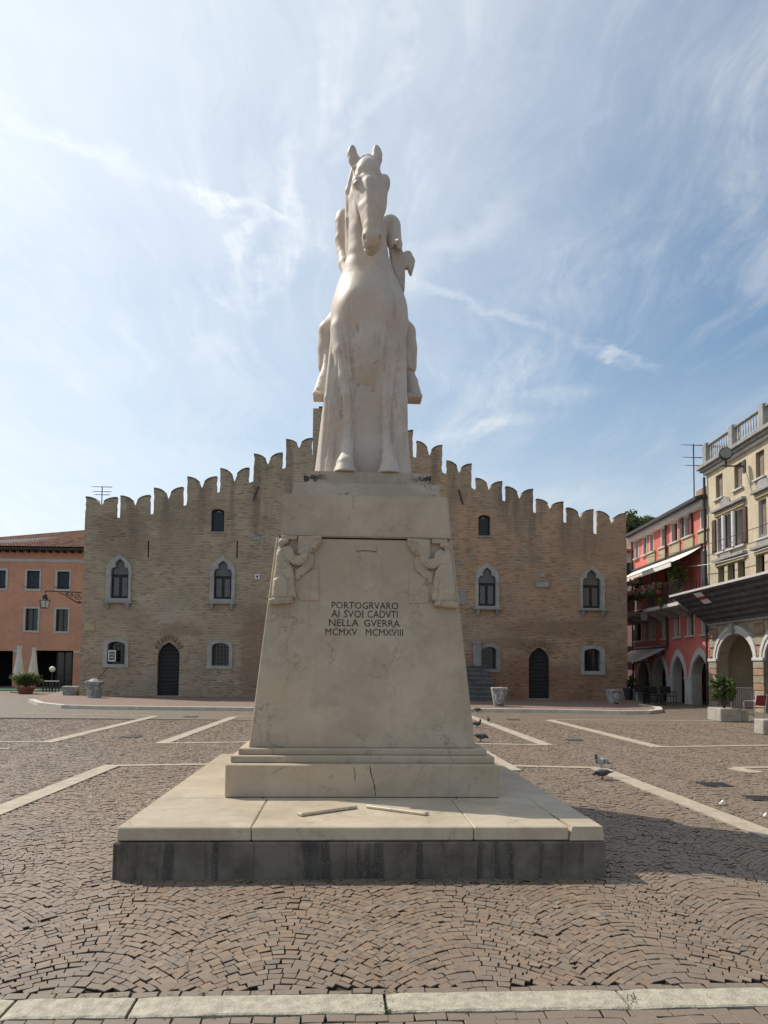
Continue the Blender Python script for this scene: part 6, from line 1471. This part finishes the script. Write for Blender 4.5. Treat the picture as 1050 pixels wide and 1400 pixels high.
for k in range(11): MB().tube([(bx*(k+1)/12, 0, .2), (bx*(k+1)/12, 0, 1.05)], .009, 5).build('bar', M_STEEL, e)
for x in (.1, bx-.1): MB().box(x-.03, x+.03, -.3, .3, 0, .03).build('foot', M_STEEL, e)
def chair(name, base, rz, lab, frame, seat, group=None, arms=True):
    e = empty(name, base, rz, lab, 'chair', group); MB().box(-.22, .22, -.21, .21, .43, .455, .01).build('seat', seat, e); MB().hexa([(-.21, .20, .52), (.21, .20, .52), (.21, .225, .52), (-.21, .225, .52), (-.20, .27, .84), (.20, .27, .84), (.20, .295, .84), (-.20, .295, .84)]).build('backrest', seat, e)
    for sx in (-1, 1):
        MB().tube([(sx*.24, -.24, 0), (sx*.22, -.21, .43), (sx*.24, -.20, .64)], .014, 6).build('leg', frame, e); MB().tube([(sx*.24, .27, 0), (sx*.22, .2, .43), (sx*.21, .29, .86)], .014, 6).build('leg', frame, e)
        if arms: MB().tube([(sx*.24, -.2, .64), (sx*.25, 0, .66), (sx*.22, .24, .66)], .015, 6).build('armrest', frame, e)
    return e
M_REDS = simple('red_chair_weave', (.25, .03, .04), .7, .2, 20, .2); c = on_z(1029, 986); chair('cafe_chair', (c.x, c.y-.15, 0), R(200), 'red-backed cafe chair with white metal legs at the steel barrier', M_WHITE, M_REDS)
M_RATTAN = simple('black_rattan', (.022, .020, .019), .7, .3, 25, .4)
proto = None; tb = None
for k, (x, y, rz) in enumerate(((12.6, 35.6, .3), (13.4, 36.6, 2.8), (12.5, 37.4, .1), (13.3, 38.5, 2.2), (12.4, 39.2, 1.2), (13.2, 40.2, 2.6), (12.9, 34.7, 1.5))):
    if proto is None: o = proto = chair('rattan_chair', (x, y, 0), rz, 'black rattan chair in the shade under the cafe awning', M_RATTAN, M_RATTAN, 'black chairs of the cafe')
    else: o = dup(proto); o.location = (x, y, 0); o.rotation_euler = (0, 0, rz)
for k, (x, y) in enumerate(((13.0, 36.1), (12.9, 38.0), (12.8, 39.8))):
    if tb is None:
        tb = o = empty('cafe_table', (x, y, 0), 0, 'black round table in the shade under the cafe awning', 'table', 'black tables of the cafe'); MB().lathe([(.36, .72), (.36, .745)], (0, 0, 0), 18).build('table_top', M_RATTAN, o); MB().tube([(0, 0, .02), (0, 0, .72)], .03, 8).build('leg', M_IRON, o); MB().lathe([(.24, 0), (.22, .025)], (0, 0, 0), 12).build('base', M_IRON, o)
    else: o = dup(tb); o.location = (x, y, 0)
c = on_z(873, 961); e = empty('litter_bin', (c.x+.15, c.y+.5, 0), 0, 'grey fluted litter bin by the right corner of the brick hall', 'bin'); MB().lathe([(.20, 0), (.21, .55)], (0, 0, 0), 16).build('body', M_STEEL, e); MB().lathe([(.26, .551), (.26, .64), (.18, .66)], (0, 0, 0), 16).build('rim', M_STEEL, e)
for k in range(10): a = 2*math.pi*k/10; MB().box(.215*math.cos(a)-.02, .215*math.cos(a)+.02, .215*math.sin(a)-.02, .215*math.sin(a)+.02, .02, .54).build('flute', M_STEEL, e)
c = on_z(862, 962); potted('dark bushy plant in a black tub by the litter bin', (c.x+.55, c.y+2.2, 0), .3, .7, blobset((0, 0, 1.05), (.35, .35, .4), 7, 4), 300, .08, M_LEAFD, 77, M_GUTTER)
# ------------------------------------------------------------------ terrace on the left
c = on_z(29, 949); potted('clipped round box bush in a low brown tub on the left terrace', (c.x, c.y+.5, 0), .48, .36, blobset((0, 0, .74), (.74, .62, .42), 18, 5, .5), 3600, .05, M_LEAF, 31, M_TERRACOTTA)
M_CLOTH = simple('white_parasol_cloth', (.62, .62, .57), .9, .06, 6, .1)
for (px, pyt, pyb, lab) in ((31.5, 884.5, 946, 'closed white parasol behind the round box bush'), (10, 881.5, 948, 'closed white parasol at the left edge of the photo')):
    c = on_z(px, pyb); hh = (pyb-pyt)*c.y/1050; e = empty('closed_parasol', (c.x, c.y+1.2, 0), 0, lab, 'parasol'); MB().tube([(0, 0, 0), (0, 0, hh+.05)], .025, 8).build('pole', M_GUTTER, e)
    n = 24; vs = []; prof = [(.10, hh), (.12, hh-.12), (.09, hh-.22), (.13, hh-.6), (.20, hh*.55), (.27, hh*.36), (.26, hh*.34)]
    for r_, z in prof: vs += [(r_*(1+.16*math.sin(8*2*math.pi*k/n+z))*math.cos(2*math.pi*k/n), r_*(1+.16*math.sin(8*2*math.pi*k/n+z))*math.sin(2*math.pi*k/n), z) for k in range(n)]
    MB().add(vs, [(i*n+k, i*n+(k+1) % n, (i+1)*n+(k+1) % n, (i+1)*n+k) for i in range(len(prof)-1) for k in range(n)]+[tuple(range(n))]).build('canopy', M_CLOTH, e, True); MB().box(-.3, .3, -.3, .3, 0, .08, .02).build('base', M_CONC, e)
c = on_z(55, 946); e = empty('globe_lamp', (c.x, c.y+1.5, 0), 0, 'white globe lamp on a black post before the dark shop opening', 'lamp'); MB().tube([(0, 0, 0), (0, 0, 1.15)], .03, 8).build('post', M_IRON, e); bm = bmesh.new(); bmesh.ops.create_uvsphere(bm, u_segments=18, v_segments=12, radius=.17, matrix=Matrix.Translation((0, 0, 1.30))); MB().bm(bm).build('globe', M_WHITE, e, True)
c0 = on_z(46, 947); c1 = on_z(97, 945); L = c1.x-c0.x; e = empty('terrace_fence', (c0.x, c0.y+1.2, 0), 0, 'low terrace fence with white rail and dark posts before the shop opening', 'fence'); MB().box(0, L, -.03, .03, .60, .66).build('rail', M_WHITE, e); MB().box(0, L, -.02, .02, .25, .29).build('rail', M_IRON, e)
for k in range(6): MB().box(L*k/5-.03, L*k/5+.03, -.029, .029, 0, .599).build('post', M_IRON, e)
g_ = on_z(40, 945.5); tag(MB().box(g_.x-3.6, g_.x+2.4, g_.y+.9, g_.y+4, 0, .05).build('terrace_carpet', simple('green_carpet', (.03, .10, .045), .95, .2, 8, .3)), 'green carpet laid over the terrace floor on the left', 'carpet')
def antenna(px, pyt, pyb, Y, lab):
    b = P_at(px, pyb, Y); t = P_at(px, pyt, Y); hh = t.z-b.z; e = empty('tv_antenna', b, 0, lab, 'antenna'); MB().tube([(0, 0, -2), (0, 0, hh)], .03, 6).build('mast', M_GUTTER, e)
    for z, w in ((hh*.98, .55), (hh*.72, .5), (hh*.55, .4)):
        a = MB().tube([(-w, 0, z), (w, .1, z)], .018, 5).build('boom', M_GUTTER, e)
        for k in range(6): x = -w+2*w*k/5; MB().tube([(x, -.28, z-.08), (x, .28, z+.08)], .010, 4).build('rod', M_GUTTER, a)
antenna(949, 607, 672, 38, 'tall television antenna on the roof of the red house'); antenna(139, 665, 690, 46, 'small television antenna behind the leftmost battlement of the brick hall')
# ------------------------------------------------------------------ pigeons and litter
def feather_mat(name, body, dark):
    m, nt, b = new_mat(name); tc = nd(nt, 'ShaderNodeTexCoord').outputs['Object']; s = nd(nt, 'ShaderNodeSeparateXYZ', {0: tc})
    bar = mth(nt, 'MULTIPLY', ramp(nt, mth(nt, 'ABSOLUTE', mth(nt, 'SUBTRACT', s.outputs[0], -.05)), .014, .008), ramp(nt, mth(nt, 'ABSOLUTE', s.outputs[1]), .02, .035))
    head = ramp(nt, s.outputs[0], .055, .085); tail = ramp(nt, s.outputs[0], -.10, -.14); c = mix(nt, mth(nt, 'MAXIMUM', mth(nt, 'MAXIMUM', bar, head), tail), body, dark)
    c = mix(nt, mth(nt, 'MULTIPLY', noise(nt, tc, 40, 3), .4), c, tuple(x*.5 for x in body)); setb(nt, b, color=c, rough=.6); return m
M_PG = feather_mat('grey_feathers', (.34, .35, .37), (.055, .065, .075)); M_PD = feather_mat('dark_feathers', (.085, .09, .10), (.025, .03, .034)); M_PEYE = simple('pigeon_leg_skin', (.35, .08, .07), .7, .1, 8, 0)
def pigeon_mesh(peck):
    s = SDF((-.22, -.08, .0), (.22, .08, .30), .006); rot = Matrix.Rotation(R(-18 if not peck else 12), 3, 'Y')
    s.ell((0, 0, .125), (.105, .058, .062), .02, rot=Matrix.Rotation(R(14 if not peck else -4), 3, 'Y') @ Matrix.Identity(3)); s.ell((.05, 0, .14 if not peck else .115), (.06, .052, .055), .03)
    s.path([(-.06, 0, .115), (-.12, 0, .10 if not peck else .135), (-.185, 0, .085 if not peck else .14)], [.035, .024, .014], .02, sq=(1, .7, 1.3))
    for sy in (-1, 1): s.ell((-.03, sy*.045, .13), (.105, .018, .042), .01, rot=Matrix.Rotation(R(10), 3, 'Y'))
    hd = (.10, 0, .235) if not peck else (.15, 0, .095)
    s.path([(.07, 0, .15 if not peck else .125), ((.07+hd[0])/2+.012, 0, (hd[2]+.15)/2), hd], [.038, .027, .024], .02); s.ell(hd, (.028, .024, .026), .01); s.path([(hd[0]+.022, 0, hd[2]-.004), (hd[0]+.05, 0, hd[2]-.012 if not peck else hd[2]-.03)], [.009, .003], .004)
    for sy in (-1, 1): s.path([(.0, sy*.022, .08), (.008, sy*.022, .012)], [.012, .007], .01); s.path([(-.015, sy*.022, .008), (.03, sy*.022, .008)], .006, .004); s.path([(.008, sy*.022, .008), (.028, sy*.04, .008)], .005, .004)
    return s.mesh('pigeon')
pm = {False: pigeon_mesh(False), True: pigeon_mesh(True)}
pms = {}
for (px, py, rz, peck, mt, sc_, lab) in ((822, 1050, 172, False, M_PG, 0.85, 'pale grey pigeon standing upright on the pale band right of the monument'), (824, 1066, 176, True, M_PD, 0.81, 'dark pigeon nearer the camera just below the pale grey one'), (653, 974, -20, True, M_PD, 0.89, 'dark pigeon at the kerb edge right beside the pedestal'), (668, 988.5, 250, False, M_PG, 0.74, 'small pale pigeon alone on the diagonal pale band'), (652, 995, -10, False, M_PD, 0.89, 'dark pigeon half hidden by the pedestal, middle one of three along its edge'), (657, 1014, 2, True, M_PD, 0.96, 'dark pigeon with lowered head just above the pedestal mouldings')):
    key = (peck, mt.name)
    if key not in pms: me = pm[peck].copy(); me.materials.clear(); me.materials.append(mt); me.polygons.foreach_set('use_smooth', [True]*len(me.polygons)); pms[key] = me
    o = bpy.data.objects.new('pigeon', pms[key]); COL.objects.link(o); c = on_z(px, py); o.location = (c.x, c.y, .004); o.rotation_euler = (0, 0, R(rz)); o.scale = (sc_,)*3; tag(o, lab, 'pigeon', 'pigeons on the square')
rg = random.Random(8)
for (px, py, w, lab) in ((986, 1101, .12, 'crumpled white paper scrap on the cobbles above the long pale band'), (1046, 1118, .11, 'crumpled white paper scrap at the right edge of the photo')):
    c = on_z(px, py); bm = bmesh.new(); bmesh.ops.create_grid(bm, x_segments=6, y_segments=4, size=.5)
    for v in bm.verts: v.co = Vector((v.co.x*w, v.co.y*w*.5, .02+.02*math.sin(v.co.x*9)+rg.uniform(0, .025)))
    o = MB().bm(bm).build('paper_scrap', M_WHITE); md = None; o.location = (c.x, c.y, .005); o.rotation_euler = (0, 0, -.3); tag(o, lab, 'litter')
# tufts of grass in the joints
def tufts():
    rg = np.random.default_rng(5); V = []
    spots = [(on_z(x, 1204+rg.uniform(0, 3)), .03) for x in rg.uniform(430, 760, 26)]+[(on_z(527+rg.normal(0, 2), 1380+rg.normal(0, 6)), .03) for _ in range(6)]+[(on_z(864+rg.normal(0, 3), 1370+rg.normal(0, 6)), .035) for _ in range(6)]+[(on_z(x, 1363-(x-80)*.0140), .012) for x in rg.uniform(80, 560, 24)]+[(on_z(x, 1397-(x-10)*.0225), .012) for x in rg.uniform(180, 1000, 18)]
    for c, hgt in spots:
        for _ in range(5):
            a = rg.uniform(0, 6.28); p = np.array((c.x, c.y, 0))+np.append(rg.normal(0, .012, 2), 0); t = p+np.array((math.cos(a)*hgt*.7, math.sin(a)*hgt*.7, .6*hgt*rg.uniform(.5, 1.2))); s = np.array((-math.sin(a), math.cos(a), 0))*.004; V += [p-s, p+s, t]
    tag(link('grass_tufts', np_mesh('grass_tufts', np.array(V), np.arange(len(V)).reshape(-1, 3)), M_GRASS), 'tiny grass tufts growing in the joints round kerb and monument', 'grass', kind='stuff')
tufts()
